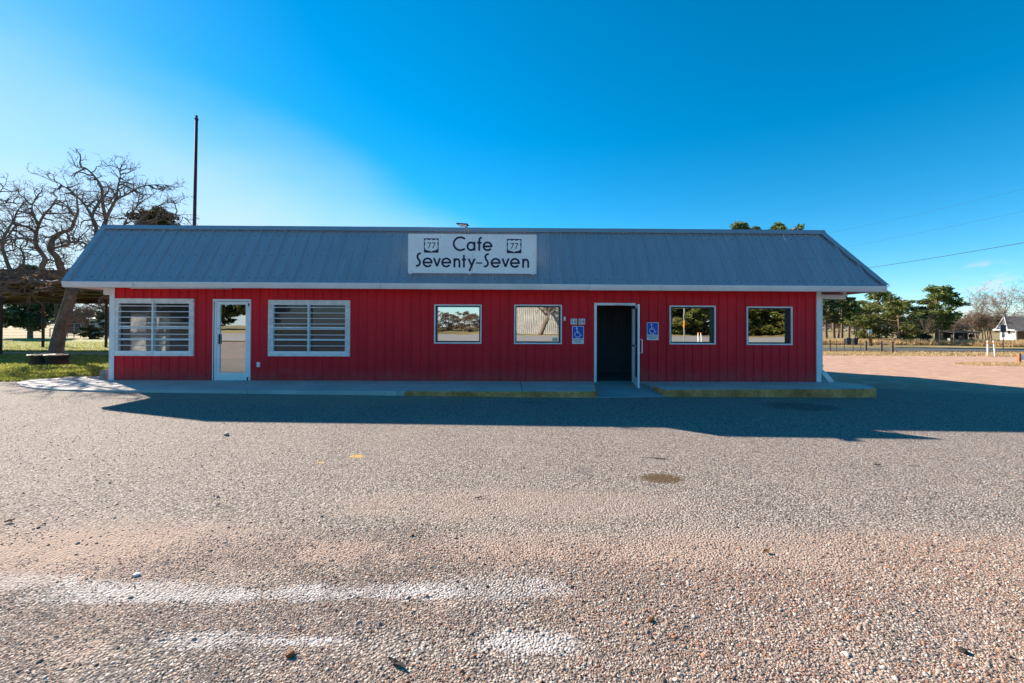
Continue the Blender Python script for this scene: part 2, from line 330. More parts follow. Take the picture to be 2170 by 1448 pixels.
PATCH = [(.0, 2.55, .42, .11), (-.55, 2.52, .35, .085), (-1.1, 2.5, .3, .08), (.12, 2.12, .27, .085), (-2.2, 2.5, .6, .11), (-1.65, 2.47, .3, .08), (-1.4, 2.13, .36, .06), (-2.95, 2.6, .45, .07), (-.95, 2.12, .2, .03)]
def lot_material():
    m = bpy.data.materials.new('chip_seal_and_gravel'); m.use_nodes = True
    n, l = m.node_tree.nodes, m.node_tree.links; b = n['Principled BSDF']; b.inputs['Roughness'].default_value = .9; b.inputs['Specular IOR Level'].default_value = .25
    tc = n.new('ShaderNodeTexCoord'); P = tc.outputs['Object']; sp = n.new('ShaderNodeSeparateXYZ'); l.new(P, sp.inputs[0])
    def noise(scale, detail=5, rough=.55, stretch=None):
        z = n.new('ShaderNodeTexNoise'); z.inputs['Scale'].default_value = scale; z.inputs['Detail'].default_value = detail; z.inputs['Roughness'].default_value = rough
        v = P
        if stretch:
            mp = n.new('ShaderNodeMapping'); mp.inputs['Scale'].default_value = stretch; l.new(P, mp.inputs['Vector']); v = mp.outputs[0]
        l.new(v, z.inputs['Vector']); return z.outputs[0]
    def math_(op, a, c, cl=False):
        k = n.new('ShaderNodeMath'); k.operation = op; k.use_clamp = cl
        for i, q in enumerate((a, c)):
            if isinstance(q, (int, float)): k.inputs[i].default_value = q
            elif q is not None: l.new(q, k.inputs[i])
        return k.outputs[0]
    def rng_(x, a, c, lo=0., hi=1., smooth=True):
        k = n.new('ShaderNodeMapRange'); k.interpolation_type = 'SMOOTHSTEP' if smooth else 'LINEAR'
        for i, q in enumerate((x, a, c, lo, hi)):
            if isinstance(q, (int, float)): k.inputs[i].default_value = q
            else: l.new(q, k.inputs[i])
        return k.outputs[0]
    def mix(f, a, c, op='MIX'):
        k = n.new('ShaderNodeMix'); k.data_type = 'RGBA'; k.blend_type = op
        for s, q in ((0, f), (6, a), (7, c)):
            if isinstance(q, (int, float)): k.inputs[s].default_value = q
            elif isinstance(q, tuple): k.inputs[s].default_value = (*q, 1)
            else: l.new(q, k.inputs[s])
        return k.outputs[2]
    def ell(cx, cy, rx, ry, wobble, soft=.5):           # soft blob with a ragged edge, 1 inside
        dx = math_('DIVIDE', math_('SUBTRACT', sp.outputs[0], cx), rx); dy = math_('DIVIDE', math_('SUBTRACT', sp.outputs[1], cy), ry)
        r = math_('ADD', math_('MULTIPLY', dx, dx), math_('MULTIPLY', dy, dy))
        return rng_(math_('ADD', r, math_('MULTIPLY', math_('SUBTRACT', wobble, .5), 3.)), 1 - soft, 1 + soft, 1., 0.)
    n_big = noise(.35, 4); n_mid = noise(2.2, 6, .62); n_fine = noise(9, 6, .65); n_streak = noise(1.3, 5, .6, (.35, 1.6, 1))
    vo = n.new('ShaderNodeTexVoronoi'); vo.inputs['Scale'].default_value = 68; l.new(P, vo.inputs['Vector'])
    vs = n.new('ShaderNodeSeparateColor'); l.new(vo.outputs['Color'], vs.inputs[0])
    cr = n.new('ShaderNodeValToRGB'); e = cr.color_ramp.elements; e[0].position = 0; e[0].color = (.09, .08, .072, 1); e[1].position = 1; e[1].color = (.66, .58, .51, 1)
    for p, c in ((.25, (.23, .198, .175)), (.5, (.36, .312, .275)), (.66, (.4, .295, .225)), (.8, (.48, .42, .37))): q = e.new(p); q.color = (*c, 1)
    l.new(vs.outputs[0], cr.inputs[0])
    col = mix(rng_(n_mid, .3, .72), cr.outputs[0], mix(.25, cr.outputs[0], (.45, .39, .33)))
    gap = rng_(vo.outputs['Distance'], .35, .75); col = mix(math_('MULTIPLY', gap, .9), col, (.09, .075, .065))
    # colour darkens towards the building along a wavy edge
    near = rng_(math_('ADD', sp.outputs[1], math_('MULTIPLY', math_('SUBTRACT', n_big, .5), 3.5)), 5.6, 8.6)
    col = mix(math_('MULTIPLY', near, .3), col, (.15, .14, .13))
    col = mix(math_('MULTIPLY', rng_(n_streak, .5, .72), .16), col, (.2, .185, .17))
    # pinkish blown sand: a band across the lot and drifts in the foreground
    yb = math_('ADD', sp.outputs[1], math_('MULTIPLY', math_('SUBTRACT', n_streak, .5), 1.0))
    band = math_('MULTIPLY', rng_(yb, 2.45, 2.85), rng_(yb, 2.95, 3.5, 1., 0.)); tan = mix(n_fine, (.33, .225, .17), (.47, .35, .275))
    col = mix(math_('MULTIPLY', band, math_('ADD', math_('MULTIPLY', n_fine, .9), .32), True), col, tan)
    low = math_('MULTIPLY', rng_(yb, 2.3, 2.75, 1., 0.), rng_(n_mid, .42, .62)); col = mix(math_('MULTIPLY', low, .8), col, mix(n_fine, (.31, .215, .165), (.46, .355, .285)))
    dl = ell(-4.2, 9.3, 3.2, 1.1, n_mid, .8); col = mix(math_('MULTIPLY', dl, .4), col, (.4, .27, .18))
    d2 = ell(.1, 3.75, 1.5, .35, n_mid, .7); col = mix(math_('MULTIPLY', d2, .4), col, tan)
    # bare pale cement where the gravel is worn away
    for cx, cy, rx, ry in PATCH:
        w = ell(cx, cy, rx, ry, n_fine, .55); spk = rng_(noise(48, 2), .42, .5)
        col = mix(math_('MULTIPLY', math_('MULTIPLY', w, rng_(n_mid, .36, .56, .35, 1.)), math_('ADD', .3, math_('MULTIPLY', spk, .62))), col, mix(n_fine, (.4, .375, .355), (.57, .545, .525)))
    n_rag = noise(38, 4, .7)
    # stains: oil, wet gravel, yellow paint splash
    for cx, cy, rx, ry, c, k in ((1.62, 4.42, .22, .14, (.1, .062, .028), .95), (.83, 4.65, .14, .12, (.13, .11, .1), .4), (1.75, 5.12, .12, .03, (.08, .07, .06), .6),
            (3.2, 5.4, .06, .03, (.08, .07, .06), .7), (4.75, 4.9, .07, .04, (.08, .07, .06), .6), (-1.75, 5.06, .075, .05, (.68, .38, .06), .9), (-2.07, 4.83, .05, .018, (.6, .36, .08), .8),
            (6.0, 8.6, .7, .45, (.07, .06, .05), .6), (.55, 8.7, .25, .04, (.05, .045, .04), .6)):
        col = mix(math_('MULTIPLY', ell(cx, cy, rx, ry, n_rag, .45), k), col, c)
    # pink gravel yard to the right
    xy = math_('ADD', sp.outputs[1], math_('ADD', math_('MULTIPLY', math_('SUBTRACT', sp.outputs[0], 9.2), .45), math_('MULTIPLY', math_('SUBTRACT', n_mid, .5), 1.2)))
    yard = math_('MULTIPLY', rng_(xy, 11.4, 13.4), rng_(sp.outputs[0], 8., 9.5))
    col = mix(yard, col, mix(rng_(n_mid, .3, .7), mix(.72, cr.outputs[0], (.38, .2, .12)), mix(.72, cr.outputs[0], (.6, .36, .24))))
    l.new(col, b.inputs['Base Color'])
    h = math_('ADD', math_('MULTIPLY', math_('SUBTRACT', .6, vo.outputs['Distance']), 1.), math_('MULTIPLY', n_fine, .6))
    bp = n.new('ShaderNodeBump'); bp.inputs['Strength'].default_value = 1.; bp.inputs['Distance'].default_value = .009
    l.new(h, bp.inputs['Height']); l.new(bp.outputs[0], b.inputs['Normal']); return m
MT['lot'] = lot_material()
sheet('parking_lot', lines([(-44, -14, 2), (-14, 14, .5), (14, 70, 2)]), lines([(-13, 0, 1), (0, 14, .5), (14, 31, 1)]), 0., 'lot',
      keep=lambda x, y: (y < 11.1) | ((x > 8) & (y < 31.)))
sheet('lawn', lines([(-60, -10, .5)]), lines([(10.55, 20, .35), (20, 44, 1)]), .006, 'field' if 0 else 'field',
      keep=lambda x, y: (x < -10.4) & (y > 10.75 + .25 * np.sin(x * .9) + .12 * np.sin(x * 3.1)))
MT['lawnsoil'] = mat('short_mown_lawn', (.15, .19, .025), .95, 0, .3, .5, .35, 7, .6, 40, col2=(.34, .29, .085))
bpy.data.objects['lawn'].data.materials[0] = MT['lawnsoil']
sheet('dirt_track', lines([(-60, -14, 1)]), np.array([20.6, 21.2, 21.8]), .014, 'field'); MT['dirt'] = mat('pink_dirt', (.4, .29, .21), .95, 0, .2, 1); bpy.data.objects['dirt_track'].data.materials[0] = MT['dirt']
# the street to the right and the highway behind the camera
def strip(name, pts, w, m, dz):
    P = [Vector((a, c)) for a, c in pts]; V = []; 
    for k, p in enumerate(P):
        d = (P[min(k + 1, len(P) - 1)] - P[max(0, k - 1)]).normalized(); nn = Vector((-d.y, d.x))
        for s in np.linspace(-w / 2, w / 2, 5): q = p + nn * s; V.append((q.x, q.y, float(G(q.x, q.y)) + dz))
    Fq = [(k * 5 + j, k * 5 + j + 1, k * 5 + j + 6, k * 5 + j + 5) for k in range(len(P) - 1) for j in range(4)]
    return np_mesh(name, V, Fq, m, smooth=True, kind='structure')
strip('street', [(10 + 4 * k, 43.5 - .16 * k + .002 * k * k) for k in range(26)], 8.5, 'asphalt', .012)
strip('highway', [(-160 + 8 * k, -31) for k in range(41)], 31, 'highway', .012)
strip('street_verge', [(8 + 4 * k, 34.6 - .14 * k) for k in range(20)], 6.5, 'field', .008)

# ------------------------------------------------------------------ sidewalk and kerb
sw = [(-12.2, 11.05), (-11.9, 10.55), (-11.2, 10.02), (-10.5, 9.68), (-9.8, 9.48), (-9.0, 9.38), (-8.2, 9.36)]
def slab(name, poly, m, z1=0., z0=-.5):
    mb = MB(); mb.prism(poly, lambda a, c: (a, c, z0), lambda a, c: (a, c, z1)); return mb.build(name, m, kind='structure', bevel=.012)
slab('sidewalk', sw + [(-5.62, 9.36), (-5.62, D + .05), (-10.3, D + .05), (-10.3, 12.3), (-12.2, 12.3)][:4] + [(-10.3, 12.0), (-11.6, 11.6)], 'conc')
slab('sidewalk', [(-5.61, 9.36), (-2.36, 9.34), (-2.36, D + .05), (-5.61, D + .05)], 'conc')
slab('sidewalk', [(-2.35, 9.34), (.36, 9.33), (.36, D + .05), (-2.35, D + .05)], 'conc')
slab('sidewalk', [(.37, 9.33), (1.98, 9.38), (2.26, D - .1), (2.26, D + .05), (.37, D + .05)], 'conc')
rc = [(8.33 + .62 * math.cos(math.radians(t)), 10.5 + .66 * math.sin(math.radians(t))) for t in range(-80, 51, 10)]
slab('sidewalk', [(3.62, 9.62), (7.9, 9.815)] + rc + [(8.55, 12.2), (8.3, 14.5), (8.2, 14.5), (8.2, D + .05), (3.44, D + .05), (3.44, D - .1)], 'conc')
mb = MB(); mb.hexa([(1.99, 9.33, -.4), (3.6, 9.57, -.4), (3.43, D + .02, -.4), (2.27, D + .02, -.4), (1.99, 9.33, -.125), (3.6, 9.57, -.145), (3.43, D + .02, -.02), (2.27, D + .02, -.02)]); mb.build('door_ramp', 'ramp', kind='structure')
# kerbs: painted lip along the front edge
def kerb(poly_front, w, name):
    mb = MB(); n = len(poly_front); off = []
    for k, p in enumerate(poly_front):
        a = Vector(poly_front[max(0, k - 1)]); c = Vector(poly_front[min(n - 1, k + 1)]); d = (c - a).normalized(); off.append(Vector(p) + Vector((d.y, -d.x)) * w)
    for k in range(n - 1):
        a, c = Vector(poly_front[k]), Vector(poly_front[k + 1]); d, e = off[k + 1], off[k]
        mb.hexa([(e.x, e.y, -.45), (d.x, d.y, -.45), (c.x, c.y, -.45), (a.x, a.y, -.45), (e.x, e.y, -.004), (d.x, d.y, -.004), (c.x, c.y, .002), (a.x, a.y, .002)])
    return mb.build(name, 'kerb', kind='structure', bevel=.015)
kerb([(3.50, 10.9), (3.62, 9.62), (5.0, 9.68), (6.6, 9.755), (7.9, 9.815)] + rc, .03, 'kerb')
kerb([(-2.2, 9.338), (.4, 9.33), (1.98, 9.38), (2.25, 10.9)], .03, 'kerb')

# ================================================================== THE CAFE
XL, XR = -10.064, 8.147; YB = D + 9.5; ZT = 2.52
EAVE_Y, RIDGE_Y, EZ0, EZ1, RZ = 10.39, 11.38, 2.315, 2.455, 3.985
EXL, EXR, RXR = -10.64, 9.40, 8.52
cafe = thing('cafe_building', (-1, D, 0), 'long low red metal cafe with a blue grey steel mansard roof', 'building')
WIN = {'a': (-9.99, -8.0, .64, 2.065), 'b': (-6.07, -4.03, .645, 2.045), 'c': (-1.85, -.64, .97, 1.97), 'd': (.21, 1.435, .967, 1.975), 'e': (4.24, 5.435, .973, 1.97), 'f': (6.255, 7.445, .966, 1.955)}
DOOR1 = (-7.45, -6.545, -.02, 2.03); DOOR2 = (2.29, 3.42, -.05, 1.99)
OPEN = list(WIN.values()) + [DOOR1, DOOR2]
def holed(name, a0, a1, z0, z1, holes, fn, t, m, parent):
    """wall with openings; fn(a, depth, z) -> point"""
    A = sorted({a0, a1, *[h[0] for h in holes], *[h[1] for h in holes]}); Z = sorted({z0, z1, *[max(z0, h[2]) for h in holes], *[h[3] for h in holes]})
    solid = lambda i, j: 0 <= i < len(A) - 1 and 0 <= j < len(Z) - 1 and not any(h[0] < (A[i] + A[i + 1]) / 2 < h[1] and h[2] < (Z[j] + Z[j + 1]) / 2 < h[3] for h in holes)
    mb = MB()
    for i in range(len(A) - 1):
        for j in range(len(Z) - 1):
            if not solid(i, j): continue
            p = [(A[i], Z[j]), (A[i + 1], Z[j]), (A[i + 1], Z[j + 1]), (A[i], Z[j + 1])]
            for d in (0, t): mb.quad(*[fn(a, d, z) for a, z in p])
            for (di, dj), (q, r) in (((0, -1), (0, 1)), ((1, 0), (1, 2)), ((0, 1), (2, 3)), ((-1, 0), (3, 0))):
                if not solid(i + di, j + dj): mb.quad(fn(p[q][0], 0, p[q][1]), fn(p[r][0], 0, p[r][1]), fn(p[r][0], t, p[r][1]), fn(p[q][0], t, p[q][1]))
    return mb.build(name, m, parent)
shr = [(a + .03, c - .03, e + .03, g - .03) for a, c, e, g in WIN.values()] + [(DOOR1[0] + .02, DOOR1[1] - .02, -.1, DOOR1[3] - .02), (DOOR2[0] + .02, DOOR2[1] - .02, -.2, DOOR2[3] - .02)]
holed('front_wall', XL + .01, XR - .01, -.12, ZT, shr, lambda a, d, z: (a, D + .012 + d, z), .13, 'inner', cafe)
SIDEW = (11.42, 12.78, .62, 1.78)
holed('side_wall', D + .16, YB, -.3, ZT, [SIDEW], lambda a, d, z: (XL + .012 + d, a, z), .12, 'innerwall', cafe)
MB().box(XR - .13, XR - .012, D + .16, YB, -.5, ZT).build('side_wall', 'red', cafe)
MB().box(XL + .02, XR - .02, YB, YB + .14, -.5, ZT).build('back_wall', 'red', cafe)
MB().box(XL + .15, XR - .15, D + .145, YB - .01, -.5, -.015).build('floor', 'floor', cafe)
MB().box(XL + .15, XR - .15, D + .15, YB - .01, 2.44, 2.5).build('ceiling', 'innerwall', cafe)
MB().box(-3.2, -3.1, D + .15, YB - .02, -.01, 2.43).build('partition', 'innerwall', cafe)
MB().box(XL + .16, -3.21, D + 4.6, D + 4.7, -.01, 2.43).build('partition', 'innerwall', cafe)
# dark panelled vestibule inside the open door
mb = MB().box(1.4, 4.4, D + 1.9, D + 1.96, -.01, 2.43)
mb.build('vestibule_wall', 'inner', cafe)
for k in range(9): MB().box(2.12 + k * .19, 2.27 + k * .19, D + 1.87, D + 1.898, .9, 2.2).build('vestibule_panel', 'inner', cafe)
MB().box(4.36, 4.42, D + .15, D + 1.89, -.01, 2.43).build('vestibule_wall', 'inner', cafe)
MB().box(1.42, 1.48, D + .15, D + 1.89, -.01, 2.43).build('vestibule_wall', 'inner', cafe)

# red siding: three-foot ribbed sheets cut round the openings
PITCHW = .2286; PROF = [(0, 0), (.012, .019), (.030, .019), (.042, 0), (.098, 0), (.102, .003), (.112, .003), (.116, 0), (.160, 0), (.164, .003), (.174, .003), (.178, 0)]
def ribprofile(x0, x1, pitch, prof, cuts, start):
    xs = {}
    k = math.floor((x0 - start) / pitch) - 1
    pts = []
    while start + k * pitch < x1 + pitch:
        pts += [(start + k * pitch + a, h) for a, h in prof]; k += 1
    px = [p[0] for p in pts]; ph = [p[1] for p in pts]
    keep = sorted({x0, x1, *[x for x in px if x0 < x < x1], *[c for c in cuts if x0 < c < x1]})
    return [(x, float(np.interp(x, px, ph))) for x in keep]
SZ0, SZ1 = .0, 2.46
cutx = sorted({c for o in OPEN for c in o[:2]})
nsh = 20; wsh = 4 * PITCHW
for k in range(nsh):
    x0 = XL + .05 + k * wsh; x1 = min(XR - .05, x0 + wsh - .0015)
    if x0 >= x1: break
    pr = ribprofile(x0, x1, PITCHW, PROF, cutx, XL + .05); yo = D - .001 - .0012 * (k % 2); runs = []
    for (a, ha), (c, hc) in zip(pr[:-1], pr[1:]):
        mid = (a + c) / 2; spans = [(SZ0, SZ1)]
        for o in OPEN:
            if o[0] < mid < o[1]:
                ns = []
                for s0, s1 in spans:
                    if o[2] > s0 + .01: ns.append((s0, min(s1, o[2])))
                    if o[3] < s1 - .01: ns.append((max(s0, o[3]), s1))
                spans = ns
        for s0, s1 in spans:                                 # touching strips make one sheet piece
            hit = [r_ for r_ in runs if abs(r_[1] - a) < 1e-6 and any(min(s1, w1) - max(s0, w0) > .005 for w0, w1 in r_[2])]
            if not hit: hit = [[MB(), a, []]]; runs.append(hit[0])
            h_ = hit[0]
            for o_ in hit[1:]:
                n_ = len(h_[0].v); h_[0].v += o_[0].v; h_[0].f += [tuple(i + n_ for i in f) for f in o_[0].f]; h_[2] += o_[2]; runs.remove(o_)
            h_[0].quad((a, yo - ha, s0), (c, yo - hc, s0), (c, yo - hc, s1), (a, yo - ha, s1)); h_.append((c, (s0, s1)))
        for r_ in runs:
            new = [q for q in r_[3:]]
            if new: r_[1] = new[-1][0]; r_[2] = [q[1] for q in new]; del r_[3:]
    for r_ in runs: r_[0].build('wall_panel', 'red', cafe)
mb = MB()                                                    # screw heads of the siding
for k in range(80):
    for z in (.12, .78, 1.52, 2.2):
        x = XL + .05 + k * PITCHW + .062
        if x < XR - .1 and not any(o[0] - .02 < x < o[1] + .02 and o[2] - .02 < z < o[3] + .02 for o in OPEN): mb.box(x - .006, x + .006, D - .009, D, z - .006, z + .006)
mb.build('siding_screws', 'red', cafe, kind='stuff')
# corner trims, base flashing
MB().box(XL - .055, XL + .075, D - .03, D + .06, -.01, EZ0 + .04).build('corner_trim', 'trim', cafe, bevel=.006)
MB().box(XL - .05, XL - .001, D + .065, D + .16, -.01, EZ0 + .04).build('corner_trim', 'trim', cafe)
MB().box(XR - .055, XR + .07, D - .03, D + .06, -.01, EZ0 + .04).build('corner_trim', 'trim', cafe, bevel=.006)
MB().box(XR - .011, XR + .06, D + .065, D + .16, -.01, EZ0 + .04).build('corner_trim', 'trim', cafe)
# left side wall skin
pr = ribprofile(D + .17, YB, PITCHW, PROF, [SIDEW[0], SIDEW[1]], D + .17); mb = MB()
for (a, ha), (c, hc) in zip(pr[:-1], pr[1:]):
    sp = [(-.3, SIDEW[2]), (SIDEW[3], 2.46)] if SIDEW[0] < (a + c) / 2 < SIDEW[1] else [(-.3, 2.46)]
    for s0, s1 in sp: mb.quad((XL - ha, a, s0), (XL - hc, c, s0), (XL - hc, c, s1), (XL - ha, a, s1))
mb.build('side_siding', 'red', cafe)
pr = ribprofile(D + .17, YB, PITCHW, PROF, [], D + .17); mb = MB()
for (a, ha), (c, hc) in zip(pr[:-1], pr[1:]): mb.quad((XR + ha, a, -.4), (XR + hc, c, -.4), (XR + hc, c, 2.46), (XR + ha, a, 2.46))
mb.build('side_siding', 'red', cafe)

# ---- mansard roof
TL = math.hypot(RIDGE_Y - EAVE_Y, RZ - EZ1); UY, UZ = (RIDGE_Y - EAVE_Y) / TL, (RZ - EZ1) / TL; NY, NZ = -UZ, UY
def rp_(x, t, h): return (x, EAVE_Y + UY * t + NY * h, EZ1 + UZ * t + NZ * h)
RPR = [(0, 0), (.016, .032), (.038, .032), (.054, 0), (.125, 0), (.131, .005), (.147, .005), (.153, 0), (.215, 0), (.221, .005), (.237, .005), (.243, 0)]
RP = .3148; rs = EXL + .08
def tmax(x): return TL if x <= RXR else TL * max(0, (EXR - x)) / (EXR - RXR)
k = 0
while rs + k * 3 * RP < EXR - .05:
    x0 = rs + k * 3 * RP; x1 = min(EXR - .03, x0 + 3 * RP - .001); mb = MB()
    pr = ribprofile(x0, x1, RP, RPR, [RXR], rs)
    for (a, ha), (c, hc) in zip(pr[:-1], pr[1:]):
        e = .0012 * (k % 2)
        mb.quad(rp_(a, -.03, ha + e), rp_(c, -.03, hc + e), rp_(c, tmax(c), hc + e), rp_(a, tmax(a), ha + e))
    mb.build('roof_panel', 'roof', cafe); k += 1
mb = MB()
for k in range(66):
    for t in (.14, .86, 1.55):
        x = rs + k * RP + .19
        if x < EXR - .1 and t < tmax(x) - .12:
            a, b_ = rp_(x - .007, t - .007, .012), rp_(x + .007, t + .007, 0)
            mb.hexa([rp_(x - .008, t - .008, 0), rp_(x + .008, t - .008, 0), rp_(x + .008, t + .008, 0), rp_(x - .008, t + .008, 0), rp_(x - .008, t - .008, .012), rp_(x + .008, t - .008, .012), rp_(x + .008, t + .008, .012), rp_(x - .008, t + .008, .012)])
mb.build('roof_screws', 'darksteel', cafe, kind='stuff')
# roof deck, right hand slope, gable end
MB().box(EXL + .05, RXR - .02, RIDGE_Y + .02, YB - .3, RZ - .12, RZ - .05).build('roof_deck', 'roof', cafe)
mb = MB(); mb.quad((EXR, EAVE_Y, EZ1), (EXR, YB + .5, EZ1), (RXR, YB - .3, RZ), (RXR, RIDGE_Y, RZ)); so = mb.build('roof_side', 'roof', cafe)
for k in range(29):
    y = EAVE_Y + .9 + k * .31
    MB().hexa([(EXR - .02, y, EZ1), (EXR - .02, y + .05, EZ1), (RXR, y + .05, RZ - .01), (RXR, y, RZ - .01), (EXR, y, EZ1 + .03), (EXR, y + .05, EZ1 + .03), (RXR + .02, y + .05, RZ + .02), (RXR + .02, y, RZ + .02)]).build('rib', 'roof', so)
MB().quad((EXL + .05, YB + .5, EZ1), (EXR, YB + .5, EZ1), (RXR, YB - .3, RZ), (EXL + .05, YB - .3, RZ)).build('roof_back', 'roof', cafe)
MB().prism([(EAVE_Y + .04, EZ1 - .02), (RIDGE_Y + .04, RZ - .03), (YB - .3, RZ - .03), (YB + .5, EZ1 - .02)], lambda a, c: (EXL + .03, a, c), lambda a, c: (EXL + .06, a, c)).build('gable_end', 'trim', cafe)
MB().box(EXL + .03, EXR - .03, EAVE_Y + .06, D - .035, 2.40, 2.42).build('soffit', 'gutter', cafe)
MB().box(XR + .03, EXR - .03, D - .034, YB, 2.40, 2.42).build('soffit', 'inner', cafe)
MB().box(EXL + .03, XL - .03, D - .034, YB, 2.40, 2.42).build('soffit', 'gutter', cafe)
# caps
def capbar(name, pts, w, h, m='roof'):                     # folded cap along a line on the roof plane
    pass
jx = [EXL - .01, -6.4, -2.0, 2.7, RXR + .05]
for a, c in zip(jx[:-1], jx[1:]):
    o_ = .004 if a in (-6.4, 2.7) else 0
    mb = MB(); mb.hexa([rp_(a, TL - .11, .046 + o_), rp_(c - .003, TL - .11, .046 + o_), rp_(c - .003, TL + .02, .046 + o_), rp_(a, TL + .02, .046 + o_), rp_(a, TL - .11, .054 + o_), rp_(c - .003, TL - .11, .054 + o_), rp_(c - .003, TL + .03, .058 + o_), rp_(a, TL + .03, .058 + o_)])
    mb.box(a, c - .003, RIDGE_Y - .03, RIDGE_Y + .18, RZ + .028 + o_, RZ + .036 + o_); mb.build('ridge_cap', 'roof', cafe)
MB().hexa([rp_(EXL - .01, -.03, .036), rp_(EXL + .12, -.03, .036), rp_(EXL + .12, TL - .112, .036), rp_(EXL - .01, TL - .112, .036), rp_(EXL - .01, -.03, .046), rp_(EXL + .12, -.03, .046), rp_(EXL + .12, TL - .112, .046), rp_(EXL - .01, TL - .112, .046)]).build('rake_trim', 'roof', cafe)
MB().prism([(EAVE_Y - .02, EZ1 - .03), (RIDGE_Y, RZ + .02), (RIDGE_Y + .05, RZ - .1), (EAVE_Y + .06, EZ1 - .12)], lambda a, c: (EXL - .012, a, c), lambda a, c: (EXL + .002, a, c)).build('rake_board', 'roof', cafe)
def hip(t): return EXR + (RXR - EXR) * t / TL
for k in range(3):                                          # notched hip cap pieces
    t0, t1 = TL * k / 3, TL * (k + 1) / 3 - .003
    a = [(hip(t0) - .15, t0 + .02), (hip(t0) + .01, t0 - .01 if k else -.02), (hip(t1) + .01, t1), (hip(t1) - .13, t1 + (.0 if k < 2 else -.02)), (hip((t0 + t1) / 2) - .17, (t0 + t1) / 2 + .03)]
    mb = MB(); mb.prism(a, lambda x, t: rp_(x, t, .044), lambda x, t: rp_(x, t, .054)); mb.build('hip_cap', 'roof', cafe)
# gutter: five joined lengths along the front
gx = [EXL - .02, -8.95, -3.05, 2.02, 3.83, EXR - .03]
gp_ = [(0, 0), (.085, 0), (.085, .02), (.012, .02), (.012, .125), (-.012, .125), (-.012, .135), (-.035, .135), (-.035, .105), (-.022, .06)]
for a, c in zip(gx[:-1], gx[1:]):
    z = EZ0 + random.uniform(-.004, .004); y = EAVE_Y + random.uniform(-.003, .003)
    mb = MB(); mb.prism(gp_, lambda q, w: (a, y + q, z + w), lambda q, w: (c - .004, y + q, z + w)); mb.box(a, a + .003, y - .02, y + .08, z + .01, z + .12); gobj = mb.build('gutter', 'gutter', cafe)
    MB().box(c - .05, c - .01, y - .0405, y - .036, z + .02, z + .134).build('gutter_joint', 'gutter', gobj)
MB().box(EXR - .028, EXR + .045, EAVE_Y - .02, EAVE_Y + .12, EZ1 - .018, EZ1 - .006).build('gutter_end', 'gutter', cafe)
MB().box(EXR - .03, EXR - .005, EAVE_Y + .09, YB + .5, EZ0 + .01, EZ1 - .02).build('side_fascia', 'gutter', cafe)
MB().box(EXL - .01, EXL + .02, EAVE_Y + .09, YB + .5, EZ0 + .01, EZ1 - .02).build('side_fascia', 'gutter', cafe)
MB().box(XL - .22, XL - .02, D - .02, D + .25, EZ0 - .135, EZ0 + .08).build('beam_end', 'trim', cafe, bevel=.008)
# downspout at the right corner
ds = MB(); ds.box(XR + .085, XR + .80, D + .06, D + .14, 2.17, 2.29); dso = ds.build('downspout', 'gutter', cafe, bevel=.01)
MB().box(XR + .70, XR + .80, D + .05, D + .15, 2.295, 2.40).build('elbow', 'gutter', dso)
MB().box(XR + .085, XR + .175, D + .06, D + .13, .32, 2.165).build('drop_pipe', 'gutter', dso, bevel=.01)
MB().box(XR + .078, XR + .184, D + .052, D + .138, .38, .44).build('strap', 'gutter', dso)
MB().hexa([(XR + .07, D - .05, .22), (XR + .17, D - .05, .27), (XR + .17, D + .10, .34), (XR + .07, D + .10, .30), (XR + .24, D - .08, -.01), (XR + .37, D - .08, .03), (XR + .37, D + .0, .08), (XR + .24, D + .0, .03)]).build('kick_out', 'gutter', dso)

# ---- windows
def frame(mb, o, w, y0, y1): a, c, e, g = o; mb.box(a, c, y0, y1, e, e + w).box(a, c, y0, y1, g - w, g).box(a, a + w, y0, y1, e + w, g - w).box(c - w, c, y0, y1, e + w, g - w); return mb
def barred(o, label):
    a, c, e, g = o
    w = frame(MB(), (a - .02, c + .02, e - .02, g + .02), .05, D - .05, D + .03).build('window', 'wframe', cafe, label=label, bevel=.004)
    frame(MB(), (a + .03, c - .03, e + .03, g - .03), .075, D - .035, D + .06).build('frame', 'wframe', w)
    m = (a + c) / 2 - .01
    MB().box(m - .022, m + .022, D - .06, D + .05, e + .03, g - .03).build('mullion', 'wframe', w)
    MB().box(a + .03, c - .03, D - .052, D - .036, e + .03, e + .11).build('sill', 'alum', w)
    for s0, s1 in ((a + .105, m - .022), (m + .022, c - .105)):
        p = MB().box(s0 - .01, s1 + .01, D + .035, D + .041, e + .10, g - .10).build('pane', 'sashglass', w)
        MB().box(s0, s1, D - .005, D + .03, (e + g) / 2 - .01, (e + g) / 2 + .035).build('sash_rail', 'wframe', w)
        MB().box(s0, s1, D + .008, D + .03, e + .40, e + .425).build('sash_rail', 'alum', w)
    nb = 8
    for k in range(nb):
        z = e + .25 + k * (g - e - .42) / (nb - 1)
        MB().tube([(a + .01, D - .065, z), (c - .01, D - .065, z)], .0115, 6).build('bar', 'alum', w)
barred(WIN['a'], 'white barred window showing pale curtains inside'); barred(WIN['b'], 'white barred window with dark panes')
def plain(o, label, sticker=False):
    a, c, e, g = o
    w = frame(MB(), (a - .005, c + .005, e - .005, g + .005), .035, D - .045, D + .0).build('window', 'trim', cafe, label=label, bevel=.004)
    frame(MB(), (a + .028, c - .028, e + .028, g - .028), .03, D - .012, D + .115).build('frame', 'darkframe', w)
    MB().box(a + .058, c - .058, D + .085, D + .092, e + .055, g - .055).build('pane', 'glass', w)
    if sticker: MB().box(c - .23, c - .09, D + .080, D + .0835, e + .07, e + .16).build('sticker', 'sticker', w)
plain(WIN['c'], 'mirror window reflecting sky and brown brush'); plain(WIN['d'], 'mirror window with a cream sticker in its corner', True)
